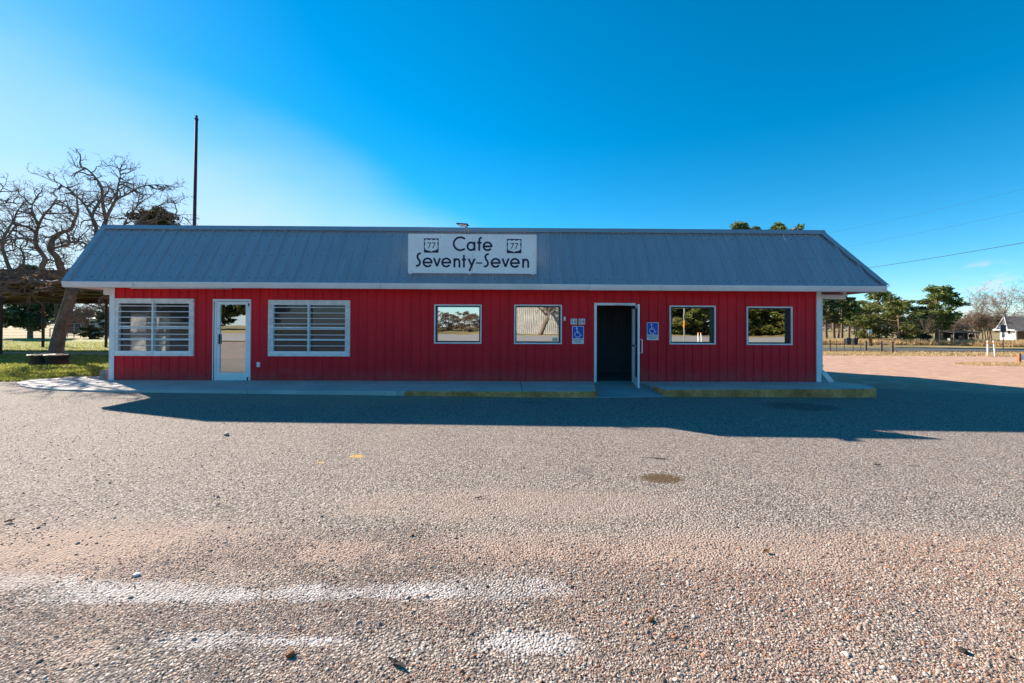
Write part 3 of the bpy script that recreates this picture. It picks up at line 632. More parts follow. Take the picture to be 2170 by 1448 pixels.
plain(WIN['e'], 'mirror window right of the open door'); plain(WIN['f'], 'mirror window nearest the right corner')
# side window with sheer curtains
sw_ = MB(); ya, yb, za, zb = SIDEW
for y0, y1, z0, z1 in ((ya, yb, za, za + .06), (ya, yb, zb - .06, zb), (ya, ya + .06, za + .06, zb - .06), (yb - .06, yb, za + .06, zb - .06), ((ya + yb) / 2 - .06, (ya + yb) / 2 + .06, za + .06, zb - .06), (ya, yb, 1.16, 1.24)): sw_.box(XL - .03, XL + .05, y0, y1, z0, z1)
swo = sw_.build('window', 'trim', cafe); MB().box(XL + .10, XL + .104, ya, yb, za, zb).build('curtain', 'sheer', swo)
# ---- left door, closed
a, c, e, g = DOOR1
d1 = MB().box(a - .05, a + .045, D - .04, D + .06, -.008, g).box(c - .045, c + .005, D - .04, D + .06, -.008, g).box(a - .05, c + .005, D - .041, D + .06, g, g + .05).build('door', 'alum', cafe, label='closed aluminium framed glass door', bevel=.004)
MB().box(a - .018, a - .003, D - .046, D - .0405, -.006, g).build('jamb_seam', 'darkframe', d1)
lf = frame(MB(), (a + .05, c - .05, .005, g - .012), .075, D - .03, D + .02).box(a + .125, c - .125, D - .03, D + .02, .08, .20).build('leaf', 'alum', d1)
MB().box(a + .12, c - .12, D - .002, D + .004, .19, g - .08).build('pane', 'glass', d1)
MB().box(a + .075, a + .10, D - .085, D - .06, .93, 1.18).box(a + .078, a + .095, D - .06, D - .031, .95, .98).box(a + .078, a + .095, D - .06, D - .031, 1.13, 1.16).build('handle', 'alum', d1)
MB().box(a + .101, a + .142, D - .033, D - .0305, .93, 1.18).build('lock_plate', 'black', d1)
MB().tube([(a + .088, D - .031, 1.33), (a + .088, D - .040, 1.33)], .014, 10).build('lock', 'metal', d1)
MB().box(c - .052, c - .028, D - .058, D - .041, g - .13, g - .05).build('hinge', 'darkframe', d1); MB().box(c - .07, c - .04, D - .05, D - .031, .0, .09).build('hinge', 'darkframe', d1)
# ---- right door, standing open
a, c, e, g = DOOR2
d2 = MB().box(a - .01, a + .055, D - .03, D + .09, -.04, g).box(c - .13, c - .07, D - .02, D + .09, -.04, g).box(a - .01, c - .07, D - .031, D + .09, g - .02, g + .045).build('door', 'alum', cafe, label='open aluminium framed glass door at the ramp', bevel=.004)
MB().box(a + .055, c - .13, D + .0, D + .10, -.05, -.03).build('threshold', 'metal', d2)
hx, fx = c - .125, c - .29; lw = .905
def dp(s, t, z): return (hx + (fx - hx) * s + t, D - .03 - lw * s, z)   # s along the leaf, t thickness
def dbox(mb, s0, s1, t0, t1, z0, z1): return mb.hexa([dp(s0, t0, z0), dp(s1, t0, z0), dp(s1, t1, z0), dp(s0, t1, z0), dp(s0, t0, z1), dp(s1, t0, z1), dp(s1, t1, z1), dp(s0, t1, z1)])
l2 = MB(); z0, z1 = -.04, g - .03
dbox(l2, 0, .07, 0, .045, z0, z1); dbox(l2, .925, 1, 0, .045, z0, z1); dbox(l2, .07, .925, 0, .045, z1 - .09, z1); dbox(l2, .07, .925, 0, .045, z0, z0 + .2)
leaf2 = l2.build('leaf', 'alum', d2, bevel=.004)
dbox(MB(), .06, .935, .02, .026, z0 + .19, z1 - .08).build('pane', 'clear', leaf2)
dbox(MB(), .02, .95, -.06, -.035, .93, .97).build('push_bar', 'metal', leaf2)
hb = MB(); hb.tube([dp(.96, .05, .80), dp(.96, .11, .80), dp(.96, .11, 1.12), dp(.96, .05, 1.12)], .012, 8); hb.build('pull_handle', 'alum', leaf2)
MB().tube([dp(.97, -.001, 1.16), dp(.97, -.02, 1.16)], .018, 10).build('lock', 'black', leaf2)
dbox(MB(), .10, .42, -.06, -.005, z1 - .08, z1 - .01).build('door_closer', 'darksteel', leaf2)
MB().tube([dp(.3, -.04, z1 - .005), (c - .45, D - .08, g - .01), (c - .62, D - .04, g + .0)], .012, 6).build('closer_arm', 'alum', d2)

# ================================================================== THINGS ON THE CAFE
# ---- roof sign
SX0, SX1, SZ_0, SZ_1, SY = -2.392, .726, 2.715, 3.66, 10.43
sign = thing('cafe_sign', ((SX0 + SX1) / 2, SY, SZ_0), 'long white cafe sign with navy lettering and two highway shields on the roof', 'sign')
mx_ = -.83
MB().box(SX0, mx_ - .002, SY, SY + .045, SZ_0, SZ_1).build('sign_panel', 'signwhite', sign, bevel=.004)
MB().box(mx_ + .002, SX1, SY + .001, SY + .046, SZ_0, SZ_1).build('sign_panel', 'signwhite', sign, bevel=.004)
frame(MB(), (SX0 - .008, SX1 + .008, SZ_0 - .008, SZ_1 + .008), .022, SY - .006, SY + .06).build('sign_edge', 'trim', sign)
mb = MB()
for x in (SX0 + .15, mx_, SX1 - .15): mb.tube([(x, SY + .05, SZ_1 - .1), (x, RIDGE_Y - .3, SZ_1 - .2)], .02, 6).tube([(x, SY + .05, SZ_0 + .1), (x, SY + .2, SZ_0 + .05)], .02, 6)
mb.build('bracket', 'metal', sign)
for x in (SX0 + .05, mx_ - .07, SX1 - .08): MB().box(x - .03, x + .03, SY - .03, SY + .03, SZ_0 - .03, SZ_0 - .009).build('clip', 'trim', sign)
mb = MB()
for x, z in ((.02, .93), (.25, .93), (.67, .93), (.98, .93), (.02, .03), (.98, .03), (.02, .57), (.98, .48), (.68, .55)):
    x = SX0 + x * (SX1 - SX0); z = SZ_0 + z * (SZ_1 - SZ_0); mb.box(x - .006, x + .006, SY - .007, SY, z - .006, z + .006)
mb.build('sign_screws', 'darksteel', sign, kind='stuff')
def sx(z): return SX0 + (z - 45) / (2105 - 45) * (SX1 - SX0)
def sz(z): return SZ_1 - (z - 240) / (865 - 240) * (SZ_1 - SZ_0)
KX = (SX1 - SX0) / 2060; LW = 31 * KX; YF = SY - .0005
def glyph(name, *strokes, w=LW):
    mb = MB()
    for k, st in enumerate(strokes): stroke(mb, [(sx(p), sz(q)) for p, q in st], w, YF - .0006 * k)
    mb.build(name, 'navy', sign)
def zarc(cx, cy, rx, ry, a0, a1, n=26): return [(p, 2 * cy - q) for p, q in arc(cx, cy, rx, ry, a0, a1, n)]
def e_(cx, cy=697, r=66): glyph('letter', zarc(cx, cy, r, r - 1, 0, 325, 30), [(cx - r, cy + 2), (cx + r + 14, cy + 2)])
glyph('letter', zarc(880, 392, 108, 104, 48, 312, 30))
glyph('letter', zarc(1052, 432, 57, 62, 0, 360, 30), [(1108, 358), (1108, 503)])
glyph('letter', [(1226, 293), (1205, 293), (1190, 308), (1184, 330), (1184, 503)], [(1148, 373), (1222, 373)])
e_(1318, 430, 64)
S_ = [(245, 552), (222, 554), (202, 566), (190, 590), (190, 615), (200, 640), (220, 665), (230, 690), (230, 715), (218, 738), (196, 752), (165, 756)]
glyph('letter', S_); e_(353)
V_ = lambda x: glyph('letter', [(x - 50, 626), (x, 760)], [(x + 50, 626), (x, 760)])
V_(505); e_(653)
N_ = lambda x: glyph('letter', [(x, 626), (x, 776)], [(x, 700), (x + 6, 668), (x + 24, 648), (x + 46, 640), (x + 68, 650), (x + 80, 670), (x + 82, 700), (x + 82, 776)])
N_(785)
glyph('letter', [(938, 572), (938, 776)], [(905, 648), (972, 648)])
glyph('letter', [(1012, 630), (1063, 745)], [(1112, 630), (1027, 834)])
glyph('hyphen', [(1135, 702), (1232, 702)], w=22 * KX)
glyph('letter', [(p + 1095, q + 4) for p, q in S_]); e_(1450); V_(1610); e_(1762); N_(1895)
for cx in (411, 1748):
    q = MB().box(sx(cx - 118), sx(cx + 118), SY - .003, SY - .0003, sz(540), sz(308)).build('route_marker', 'navy', sign)
    half = [(0, 322), (30, 338), (62, 330), (84, 322), (112, 348), (100, 372), (96, 398), (104, 430), (106, 462), (92, 490), (60, 503), (25, 508), (0, 524)]
    pts = [(cx + p, z) for p, z in half] + [(cx - p, z) for p, z in half[::-1][1:-1]]
    MB().prism([(sx(p), sz(z)) for p, z in pts], lambda p, z: (p, SY - .0032, z), lambda p, z: (p, SY - .0055, z)).build('shield', 'signwhite', q)
    for o_ in (-60, 10):
        mb = MB(); stroke(mb, [(sx(cx + o_), sz(382)), (sx(cx + o_ + 50), sz(382)), (sx(cx + o_ + 14), sz(470))], 13 * KX, SY - .0058); mb.build('digit', 'navy', q)
# ---- lamp over the sign
lampo = thing('flood_light', (-1.0, 11.3, RZ), 'small dark flood light on a curved arm above the cafe sign', 'lamp')
p = [atY(993, 497, 11.2), atY(991, 490, 11.15), atY(989, 482, 11.05), atY(985, 478, 10.95)]
MB().tube([(p[0].x, 11.36, RZ - .1), (p[0].x, 11.36, RZ + .03)] + p, .022, 8).build('arm', 'metal', lampo, smooth=True)
h0 = atY(968, 474.5, 10.75); h1 = atY(992, 475.5, 10.75)
MB().hexa([(h0.x, 10.6, h0.z - .035), (h1.x, 10.6, h1.z - .04), (h1.x, 10.98, h1.z + .0), (h0.x + .03, 10.98, h0.z + .0), (h0.x, 10.6, h0.z - .01), (h1.x, 10.6, h1.z - .015), (h1.x, 10.98, h1.z + .03), (h0.x + .03, 10.98, h0.z + .03)]).build('head', 'darksteel', lampo, bevel=.006)
MB().hexa([(h0.x + .06, 10.66, h0.z - .06), (h1.x - .05, 10.66, h1.z - .065), (h1.x - .05, 10.92, h1.z - .03), (h0.x + .06, 10.92, h0.z - .03), (h0.x + .04, 10.64, h0.z - .034), (h1.x - .03, 10.64, h1.z - .039), (h1.x - .03, 10.94, h1.z - .006), (h0.x + .05, 10.94, h0.z - .006)]).build('lens', 'lamp', lampo)
# ---- handicapped parking signs
def hsign(x0, x1, z0, z1, label):
    t = thing('parking_sign', ((x0 + x1) / 2, D, z0), label, 'sign'); y = D - .024; w = x1 - x0; h = z1 - z0
    def rr(a, c, e, g, r):
        out = []
        for cx, cz, s in ((c - r, g - r, 0), (a + r, g - r, 90), (a + r, e + r, 180), (c - r, e + r, 270)): out += [(cx + r * math.cos(math.radians(s + k * 22.5)), cz + r * math.sin(math.radians(s + k * 22.5))) for k in range(5)]
        return out
    MB().prism(rr(x0, x1, z0, z1, .018), lambda a, c: (a, y, c), lambda a, c: (a, y + .004, c)).build('plate', 'white', t)
    MB().prism(rr(x0 + .016, x1 - .018, z0 + .315 * h, z1 - .016, .012), lambda a, c: (a, y - .0015, c), lambda a, c: (a, y - .0002, c)).build('blue_field', 'blue', t)
    X = lambda q: x0 + (q - 580) / 450 * w; Z = lambda q: z1 - (q - 560) / 690 * h; s = MB(); lw = .0165
    stroke(s, [(X(757), Z(650)), (X(762), Z(720)), (X(772), Z(822)), (X(850), Z(822)), (X(905), Z(935)), (X(938), Z(912))], lw, y - .002)
    stroke(s, [(X(768), Z(770)), (X(845), Z(770))], lw * .8, y - .0023)
    stroke(s, [(X(a), Z(b)) for a, b in zarc(785, 888, 103, 103, 115, 328, 26)], lw, y - .0026)
    s.prism(arc(X(757), Z(645), .024, .024, 0, 345, 15), lambda a, c: (a, y - .002, c), lambda a, c: (a, y - .0048, c)); s.build('wheelchair_symbol', 'white', t)
    put_text('lettering', 'HANDICAPPED', .058, (x0 + x1) / 2, y - .001, Z(1092), 'navy', t, .72); put_text('lettering', 'PARKING', .058, (x0 + x1) / 2, y - .001, Z(1170), 'navy', t, .75)
    mb = MB()
    for z in (z0 + .03, z1 - .012): mb.box((x0 + x1) / 2 - .006, (x0 + x1) / 2 + .006, y - .004, y, z - .006, z + .006)
    mb.build('bolts', 'metal', t, kind='stuff')
hsign(1.705, 2.013, .97, 1.433, 'blue and white handicapped parking sign under the house numbers')
hsign(3.647, 3.955, 1.075, 1.534, 'blue and white handicapped parking sign right of the open door')
for u0, u1, v0, v1, ch, lab in ((1209, 1215.6, 675.6, 687.7, '5', 'leftmost white house number tile with a five'), (1215.8, 1222.4, 675.8, 687.8, '6', 'second house number tile from the left with a six'), (1226, 1232.6, 675.8, 687.8, '0', 'third house number tile from the left with a zero'), (1232.8, 1239.6, 675.8, 687.8, '6', 'rightmost house number tile with a six nearest the open door')):
    a, c = atY(u0, v1, D), atY(u1, v0, D); t = thing('house_number', (a.x, D, a.z), lab, 'number tile', 'house numbers beside the door')
    MB().box(a.x, c.x, D - .026, D - .021, a.z, c.z).build('tile', 'white', t); put_text('digit', ch, .158, (a.x + c.x) / 2, D - .0275, (a.z + c.z) / 2, 'black', t, .74)
a, c = atY(1194, 680, D), atY(1198.5, 671.5, D); t = thing('door_bell', (a.x, D, a.z), 'tiny white box on the wall between window and house numbers', 'bell box')
MB().box(a.x, c.x, D - .03, D - .002, a.z, c.z).build('case', 'white', t, bevel=.006); MB().box(a.x + .015, c.x - .015, D - .036, D - .0305, a.z + .03, c.z - .03).build('button', 'alum', t)
a, c = atY(545.5, 778, D), atY(552, 767.5, D); t = thing('outlet_box', (a.x, D, a.z), 'small grey outlet cover low on the wall beside the closed door', 'outlet')
MB().box(a.x, c.x, D - .04, D - .002, a.z, c.z).build('cover', 'alum', t, bevel=.006); MB().box(a.x + .012, c.x - .012, D - .046, D - .0405, a.z + .02, c.z - .02).build('flap', 'trim', t, bevel=.003)
a, c = atY(278, 611, 10.75), atY(493, 607, 10.75); t = thing('tube_light', ((a.x + c.x) / 2, 10.75, 2.39), 'long white fluorescent tube light under the left eave', 'light')
MB().box(a.x, c.x, 10.70, 10.80, 2.35, 2.398).build('housing', 'trim', t); MB().tube([(a.x + .05, 10.73, 2.33), (c.x - .05, 10.73, 2.33)], .018, 8).build('tube', 'white', t, smooth=True)
for x in (a.x + .02, c.x - .05): MB().box(x, x + .03, 10.705, 10.755, 2.31, 2.349).build('socket', 'wframe', t)
q = atY(222, 806, D + .15)
blk = MB().box(q.x - .10, q.x + .08, D + .1, D + .35, .001, .115).build('concrete_block', 'brick', label='lower grey concrete block stacked at the left corner of the cafe', cat='block', group='concrete blocks at the corner', bevel=.01)
MB().box(q.x - .09, q.x + .07, D + .11, D + .34, .116, .235).build('concrete_block', 'brick', label='upper grey concrete block stacked at the left corner of the cafe', cat='block', group='concrete blocks at the corner', bevel=.01)

# ================================================================== TREES
def leaves(centers, radii, n_each, size, squash=.7, seed=0):
    """many small rhombic leaf sprays through clump volumes -> V,F"""
    r = np.random.default_rng(seed); C = np.repeat(np.asarray(centers, float), n_each, 0); Rd = np.repeat(np.asarray(radii, float), n_each)[:, None]; N = len(C)
    d = r.normal(size=(N, 3)); d /= np.linalg.norm(d, axis=1)[:, None]; rad = r.random((N, 1)) ** .45
    off = d * rad * Rd; off[:, 2] *= squash; P = C + off
    a = r.normal(size=(N, 3)); a[:, 2] *= .6; a /= np.linalg.norm(a, axis=1)[:, None]; b = np.cross(a, r.normal(size=(N, 3))); b /= np.linalg.norm(b, axis=1)[:, None]
    s = (size * r.uniform(.55, 1.45, (N, 1)))
    V = np.stack([P - a * s, P + b * s * .38, P + a * s, P - b * s * .38], 1).reshape(-1, 3); Fq = np.arange(N * 4).reshape(-1, 4); return V, Fq
TWMIN = .0075
def growth(mb, p, d, L, r, lev, maxlev, gn, kids, up=.0, n=5, rs=random):
    """gnarled branch with side shoots"""
    pts = [Vector(p)]; dd = Vector(d).normalized(); seg = L / n; rr = [r]
    for k in range(n):
        dd = (dd + Vector((rs.gauss(0, gn), rs.gauss(0, gn), rs.gauss(0, gn) + up))).normalized(); pts.append(pts[-1] + dd * seg); rr.append(r * (1 - .78 * (k + 1) / n))
    mb.tube(pts, rr, 5 if r > .03 else 3, cap=False)
    if lev < maxlev:
        for k in range(kids):
            t = .25 + .75 * (k + rs.random()) / kids; i = min(n - 1, int(t * n)); q = pts[i].lerp(pts[i + 1], t * n - i); base = (pts[i + 1] - pts[i]).normalized()
            ax = Vector((rs.gauss(0, 1), rs.gauss(0, 1), rs.gauss(0, 1))); ax = (ax - base * ax.dot(base)).normalized()
            growth(mb, q, base * .65 + ax * .8, L * rs.uniform(.38, .62), max(TWMIN, r * (1 - .7 * t) * .62), lev + 1, maxlev, gn, max(2, kids - 1), up, max(3, n - 1), rs)
    return pts
def limb(mb, pts, r0, r1, n=8):
    P = [Vector(p) for p in pts]; out = []
    for k in range(len(P) - 1):                             # Catmull-Rom
        a, b, c, d = P[max(0, k - 1)], P[k], P[k + 1], P[min(len(P) - 1, k + 2)]
        for s in range(4):
            t = s / 4; out.append(.5 * ((2 * b) + (c - a) * t + (2 * a - 5 * b + 4 * c - d) * t * t + (3 * b - a - 3 * c + d) * t ** 3))
    out.append(P[-1]); m = len(out)
    mb.tube(out, [r0 + (r1 - r0) * (k / (m - 1)) ** .8 for k in range(m)], n, cap=False); return out

# ---- the leaning bare oak beside the cafe
rs = random.Random(11); YO = 17.2
oak = thing('oak_tree', gp(119, 757), 'gnarled leafless oak leaning beside the cafe behind black tubs', 'tree')
oz = lambda u, v, dy=0.: atY(u, v, YO + dy)
trunk_pts = [oz(117, 764), oz(119, 745), oz(124, 718), oz(131, 690), oz(140, 660), oz(147, 637), oz(152, 618)]
mb = MB(); limb(mb, trunk_pts, .24, .17, 12); mb.build('trunk', 'bark', oak, smooth=True)
LIMBS = [
 ([(152, 618, 0), (170, 585, .2), (190, 540, .5), (205, 491, .8), (195, 460, .9), (209, 431, 1.2), (224, 412, 1.5)], .17, .05),
 ([(168, 588, .1), (200, 530, 0), (222, 475, -.3), (224, 464, -.3), (218, 433, -.6), (215, 398, -.8), (201, 375, -.9), (182, 357, -1), (168, 354, -1.2)], .15, .02),
 ([(224, 464, -.3), (238, 437, -.1), (247, 423, 0), (267, 413, .3), (298, 396, .8), (330, 392, 1), (358, 393, 1.2)], .09, .015),
 ([(247, 423, 0), (250, 395, .2), (255, 372, .5), (248, 352, .7)], .06, .015),
 ([(195, 460, .9), (178, 432, 1), (152, 407, 1.2), (130, 392, 1.3), (113, 381, 1.2)], .08, .015),
 ([(152, 618, 0), (140, 592, -.3), (126, 562, -.5), (120, 545, -.6), (106, 529, -.8), (112, 508, -.9), (128, 494, -1.1), (150, 486, -1.2), (158, 468, -1.4), (165, 448, -1.5), (163, 430, -1.6)], .2, .04),
 ([(106, 529, -.8), (130, 522, -1), (150, 515, -1.4), (170, 512, -1.8), (185, 518, -2)], .07, .02),
 ([(140, 592, -.3), (115, 585, -.6), (88, 573, -.9), (95, 553, -1), (93, 543, -1), (79, 524, -1.1), (75, 510, -1.2), (77, 495, -1.2), (83, 475, -1.2), (95, 454, -1.3), (108, 440, -1.4), (118, 424, -1.5)], .16, .03),
 ([(77, 495, -1.2), (60, 482, -1.5), (35, 479, -1.9), (20, 497, -2.2), (4, 514, -2.5)], .08, .02),
 ([(83, 475, -1.2), (70, 455, -.9), (68, 437, -.8), (76, 420, -.8)], .06, .02),
 ([(75, 510, -1.2), (50, 506, -.8), (22, 508, -.6), (-5, 513, -.5)], .07, .02),
 ([(140, 592, -.3), (110, 600, .3), (62, 592, .8), (25, 575, 1), (11, 545, 1.1), (4, 515, 1.2), (18, 485, 1.3), (28, 470, 1.3), (36, 450, 1.4), (50, 430, 1.5)], .15, .03),
 ([(4, 515, 1.2), (-22, 475, 1.2), (-12, 442, 1.2), (5, 432, 1.2), (32, 430, 1.2)], .09, .02), ([(-12, 442, 1.2), (-4, 415, 1), (8, 395, .9)], .05, .015),
 ([(25, 575, 1), (50, 560, 1.3), (45, 530, 1.5), (25, 520, 1.5)], .08, .02),
 ([(168, 588, .1), (215, 560, .6), (250, 512, 1), (264, 475, 1.2), (278, 452, 1.3), (290, 437, 1.4), (297, 406, 1.5)], .11, .02),
 ([(250, 512, 1), (282, 482, 1.6), (310, 455, 2), (345, 432, 2.2), (376, 430, 2.3)], .08, .015), ([(282, 482, 1.6), (330, 470, 1.8), (365, 455, 2), (392, 462, 2)], .05, .012),
 ([(152, 618, 0), (180, 612, -.6), (205, 615, -1), (225, 622, -1.3)], .08, .02), ([(88, 573, -.9), (60, 590, -1.4), (30, 600, -1.8), (0, 596, -2)], .08, .02), ([(110, 600, .3), (80, 618, -.5), (45, 622, -1), (10, 615, -1.4)], .07, .02),
]
mbL, mbT, tips = MB(), MB(), []
for pts, r0, r1 in LIMBS:
    P = limb(mbL, [oz(*q) for q in pts], r0 * .72, r1 * .7, 7); Ltot = sum((P[k + 1] - P[k]).length for k in range(len(P) - 1)); acc = 0.
    for k in range(2, len(P) - 1):
        sl = (P[k + 1] - P[k]).length; acc += sl; f = k / len(P)
        while acc > .115:
            acc -= .115
            if f < .12 and r0 > .12: continue
            d = (P[k + 1] - P[k]).normalized(); ax = Vector((rs.gauss(0, 1), rs.gauss(0, 1), rs.gauss(0, 1) + .25)); ax = (ax - d * ax.dot(d)).normalized()
            e = growth(mbT, P[k].lerp(P[k + 1], rs.random()), d * .5 + ax, rs.uniform(.3, .9), .03 * rs.uniform(.6, 1.2), 0, 2, .34, 4, .03, 5, rs); tips.append(e[-1])
    growth(mbT, P[-1], P[-1] - P[-2], .5, r1 * .9, 0, 2, .3, 5, .05, 5, rs)
mbL.build('limbs', 'bark', oak, smooth=True); mbT.build('twigs', 'twig', oak, kind='stuff')
lowt = [t for t in tips if t.z < 4.2]; lowt = rs.sample(lowt, min(60, len(lowt)))
V, Fq = leaves([tuple(t) for t in lowt], [.18] * len(lowt), 4, .05, 1, 3); np_mesh('dead_leaves', V, Fq, 'dryoak', oak, kind='stuff')

def conifer(name, base, h, w, m, label, cat='tree', seed=1, trunk_frac=.12, dens=1., size=.26, shape='cedar', group=None):
    """evergreens: whorls of boughs with drooping sprays"""
    r = random.Random(seed); t = thing(name, base, label, cat, group); b = Vector(base); mb = MB(); lean = r.uniform(-.03, .03)
    top = b + Vector((lean * h, 0, h)); tr = h * .018 + .05
    mb.tube([b - Vector((0, 0, .2)), b.lerp(top, .3) + Vector((r.uniform(-.1, .1), 0, 0)), b.lerp(top, .65), b.lerp(top, .97)], [tr * 1.3, tr, tr * .6, tr * .15], 8, cap=False)
    C, R = [], []
    nb = int(h * (5.5 if shape == 'cedar' else 3.6) * dens)
    for k in range(nb):
        f = trunk_frac + (1 - trunk_frac) * (k + r.random()) / nb; g = (f - trunk_frac) / (1 - trunk_frac)
        if shape == 'cedar': rad = w * (1 - g) ** .75 * (.55 + .45 * min(1, g * 5)) + .15
        elif shape == 'round': rad = w * math.sqrt(max(.03, 1 - (2 * g - .9) ** 2 * .9))
        else: rad = w * (.45 + .75 * math.sin(math.pi * min(1, .12 + g * .9)) ** .8) * (1 - .25 * g)
        rad *= r.uniform(.55, 1.12); a = r.uniform(0, 2 * math.pi); p0 = b.lerp(top, f * .95); el = r.uniform(-.08, .3) if shape != 'pine' else r.uniform(.05, .4)
        p1 = p0 + Vector((math.cos(a) * rad, math.sin(a) * rad, rad * el)); mid = p0.lerp(p1, .5) + Vector((0, 0, .05 * rad)); mb.tube([p0, mid, p1], [tr * .35, tr * .22, .012], 4, cap=False)
        if shape == 'pine':
            for q in range(r.randint(2, 4)): C.append(p0.lerp(p1, r.uniform(.6, 1.08)) + Vector((r.gauss(0, .25), r.gauss(0, .25), r.gauss(0, .12)))); R.append(r.uniform(.32, .72) * w / 2.2)
        else:
            for q in (.4, .65, .88, 1.05): C.append(p0.lerp(p1, q) + Vector((r.gauss(0, .12), r.gauss(0, .12), r.gauss(0, .1)))); R.append((.26 + .3 * (1 - q * .6)) * w / 2.2)
    mb.build('trunk', 'pbark', t, smooth=True)
    V, Fq = leaves([tuple(c) for c in C], R, int(38 * dens) if shape == 'pine' else int(26 * dens), size, .6, seed); np_mesh('crown', V, Fq, m, t, kind='stuff')
    return t
def bare(name, base, h, w, label, seed=1, m='brushbark', stems=1, kids=6, fuzz=None, lev=3, cat='tree', group=None, r0=None):
    global TWMIN
    TWMIN = max(.008, .00025 * abs(base[1]))
    r = random.Random(seed); t = thing(name, base, label, cat, group); b = Vector(base); mb = MB(); tw = MB(); C = []
    for s in range(stems):
        p = b + Vector((r.uniform(-.3, .3) * (stems > 1) * w * .5, r.uniform(-.2, .2) * (stems > 1), -.1)); rr = r0 or h * .022
        tp = [p, p + Vector((r.gauss(0, .05) * h, r.gauss(0, .04) * h, h * .3)), p + Vector((r.gauss(0, .08) * h, r.gauss(0, .06) * h, h * .55))]
        mb.tube(tp, [rr, rr * .75, rr * .5], 7, cap=False); n = 9 if stems == 1 else 5
        for k in range(n):
            q = tp[1].lerp(tp[2], (k + .5) / n) if k else tp[2]; a = r.uniform(0, 6.283); o = w / h
            e = growth(tw, q, Vector((math.cos(a) * o * r.uniform(.6, 1.3), math.sin(a) * o, r.uniform(.45, 1.1))), h * r.uniform(.34, .5), rr * .42, 0, lev, .2, kids, .05, 5, r); C += e[2:]
    mb.build('trunk', m, t, smooth=True); tw.build('branches', m, t, kind='stuff')
    if fuzz: V, Fq = leaves([tuple(c) for c in C], [h * .09] * len(C), fuzz[1], h * .022, .8, seed); np_mesh('crown', V, Fq, fuzz[0], t, kind='stuff')
    return t
def on(u, v, Y):                                            # ground point below a pixel column at depth Y
    p = atY(u, v, Y); return (p.x, Y, float(G(p.x, Y)))

# evergreens and bare trees to the right
conifer('pine_tree', on(1985, 700, 72), 9.9, 3.3, 'pine', 'tall broad pine tree standing between the cedars and the brown brush', seed=5, trunk_frac=.34, dens=1.25, shape='pine', size=.24)
conifer('pine_tree', on(1862, 700, 78), 9.6, 3.6, 'pine', 'pine tree with open boughs rising behind the cedars', seed=21, trunk_frac=.3, dens=1.15, shape='pine', size=.24)
conifer('cedar_tree', on(1905, 700, 66), 7.0, 4.3, 'green', 'broad olive green cedar behind the wooden fence posts', seed=8, shape='round', dens=1.35, size=.22, trunk_frac=.16)
conifer('cedar_tree', on(1838, 700, 69), 4.6, 3.2, 'green', 'low cedar behind the small white sign', seed=9, shape='round', dens=1.3, size=.2, trunk_frac=.08)
conifer('cedar_tree', on(1953, 700, 74), 6.6, 3.0, 'greend', 'dark cedar at the foot of the tall broad pine', seed=10, shape='round', dens=1.35, size=.22, trunk_frac=.1)
for k, (u, Y, h, w, sd) in enumerate(((1752, 74, 8.5, 2.0, 31), (1768, 80, 9.4, 2.2, 32), (1784, 76, 8.8, 1.8, 33), (1799, 84, 8.6, 2.0, 34))):
    conifer('pine_tree', on(u, 700, Y), h, w, ('greend', 'pine', 'pine', 'greend')[k], ('pine trunk nearest the downspout', 'second pine from the downspout', 'third pine from the downspout', 'fourth slender pine from the downspout beside the low cedar')[k], seed=sd, trunk_frac=.42, shape='pine', dens=1.1, size=.24, group='pines seen past the downspout')
for k, (u, Y, h) in enumerate(((1567, 60, 18.0), (1598, 62, 17.8), (1645, 60, 17.9), (1684, 61, 17.7))):
    conifer('pine_tree', on(u, 690, Y), h, 1.9, 'pine', ('leftmost pine top showing above the roof ridge', 'second pine top from the left above the roof ridge', 'third pine top from the left above the roof ridge', 'rightmost pine top showing above the roof ridge')[k], seed=50 + k, trunk_frac=.5, shape='pine', dens=1.1, size=.2, group='pine tops above the roof')
conifer('cedar_tree', on(1996, 700, 63), 5.4, 1.5, 'pine', 'bright green young pine in front of the tall broad pine', seed=77, shape='round', dens=1.5, size=.2, trunk_frac=.45)
bare('brush_tree', on(2022, 700, 88), 4.6, 5.0, 'brown leafless brush tree just right of the tall broad pine', 3, stems=6, fuzz=('brown', 9), group='brown brush trees')
bare('brush_tree', on(2062, 700, 92), 6.2, 6.0, 'brown leafless brush tree behind the dark lean-to', 4, stems=6, fuzz=('brown', 9), group='brown brush trees')
bare('brush_tree', on(2098, 700, 97), 7.0, 6.0, 'olive brown brush tree just left of the white house', 6, stems=6, fuzz=('brown', 9), group='brown brush trees')
bare('bare_tree', on(2072, 700, 101), 12.0, 5.0, 'tall leafless tree rising above the brown brush', 12, kids=5, r0=.16)
bare('bare_tree', on(2135, 700, 112), 13.0, 10.0, 'wide leafless tree behind the white house', 14, kids=6, r0=.25, fuzz=('brown', 2))
bare('bare_tree', on(2195, 700, 108), 14.0, 9.0, 'large brown tree at the right edge behind the house', 15, kids=6, r0=.25, fuzz=('olive', 4))
bare('brush_tree', on(1822, 700, 108), 8.2, 8., 'pinkish leafless tree far behind the low cedar', 16, stems=6, fuzz=('brown', 9), group='brown brush trees')
bare('brush_tree', on(1775, 700, 112), 7.2, 8., 'leafless brush far behind the pine trunks', 17, stems=6, fuzz=('brown', 9), group='brown brush trees')
bare('red_shrub', on(2150, 700, 104), 6.2, 5., 'rust red leafy shrub behind the house roof', 18, stems=4, fuzz=('redleaf', 6), cat='shrub')
bare('dead_sapling', on(1982, 712, 60), 4.0, 2.0, 'pale thin leafless sapling in front of the young pine', 19, kids=4, r0=.05, m='wood')
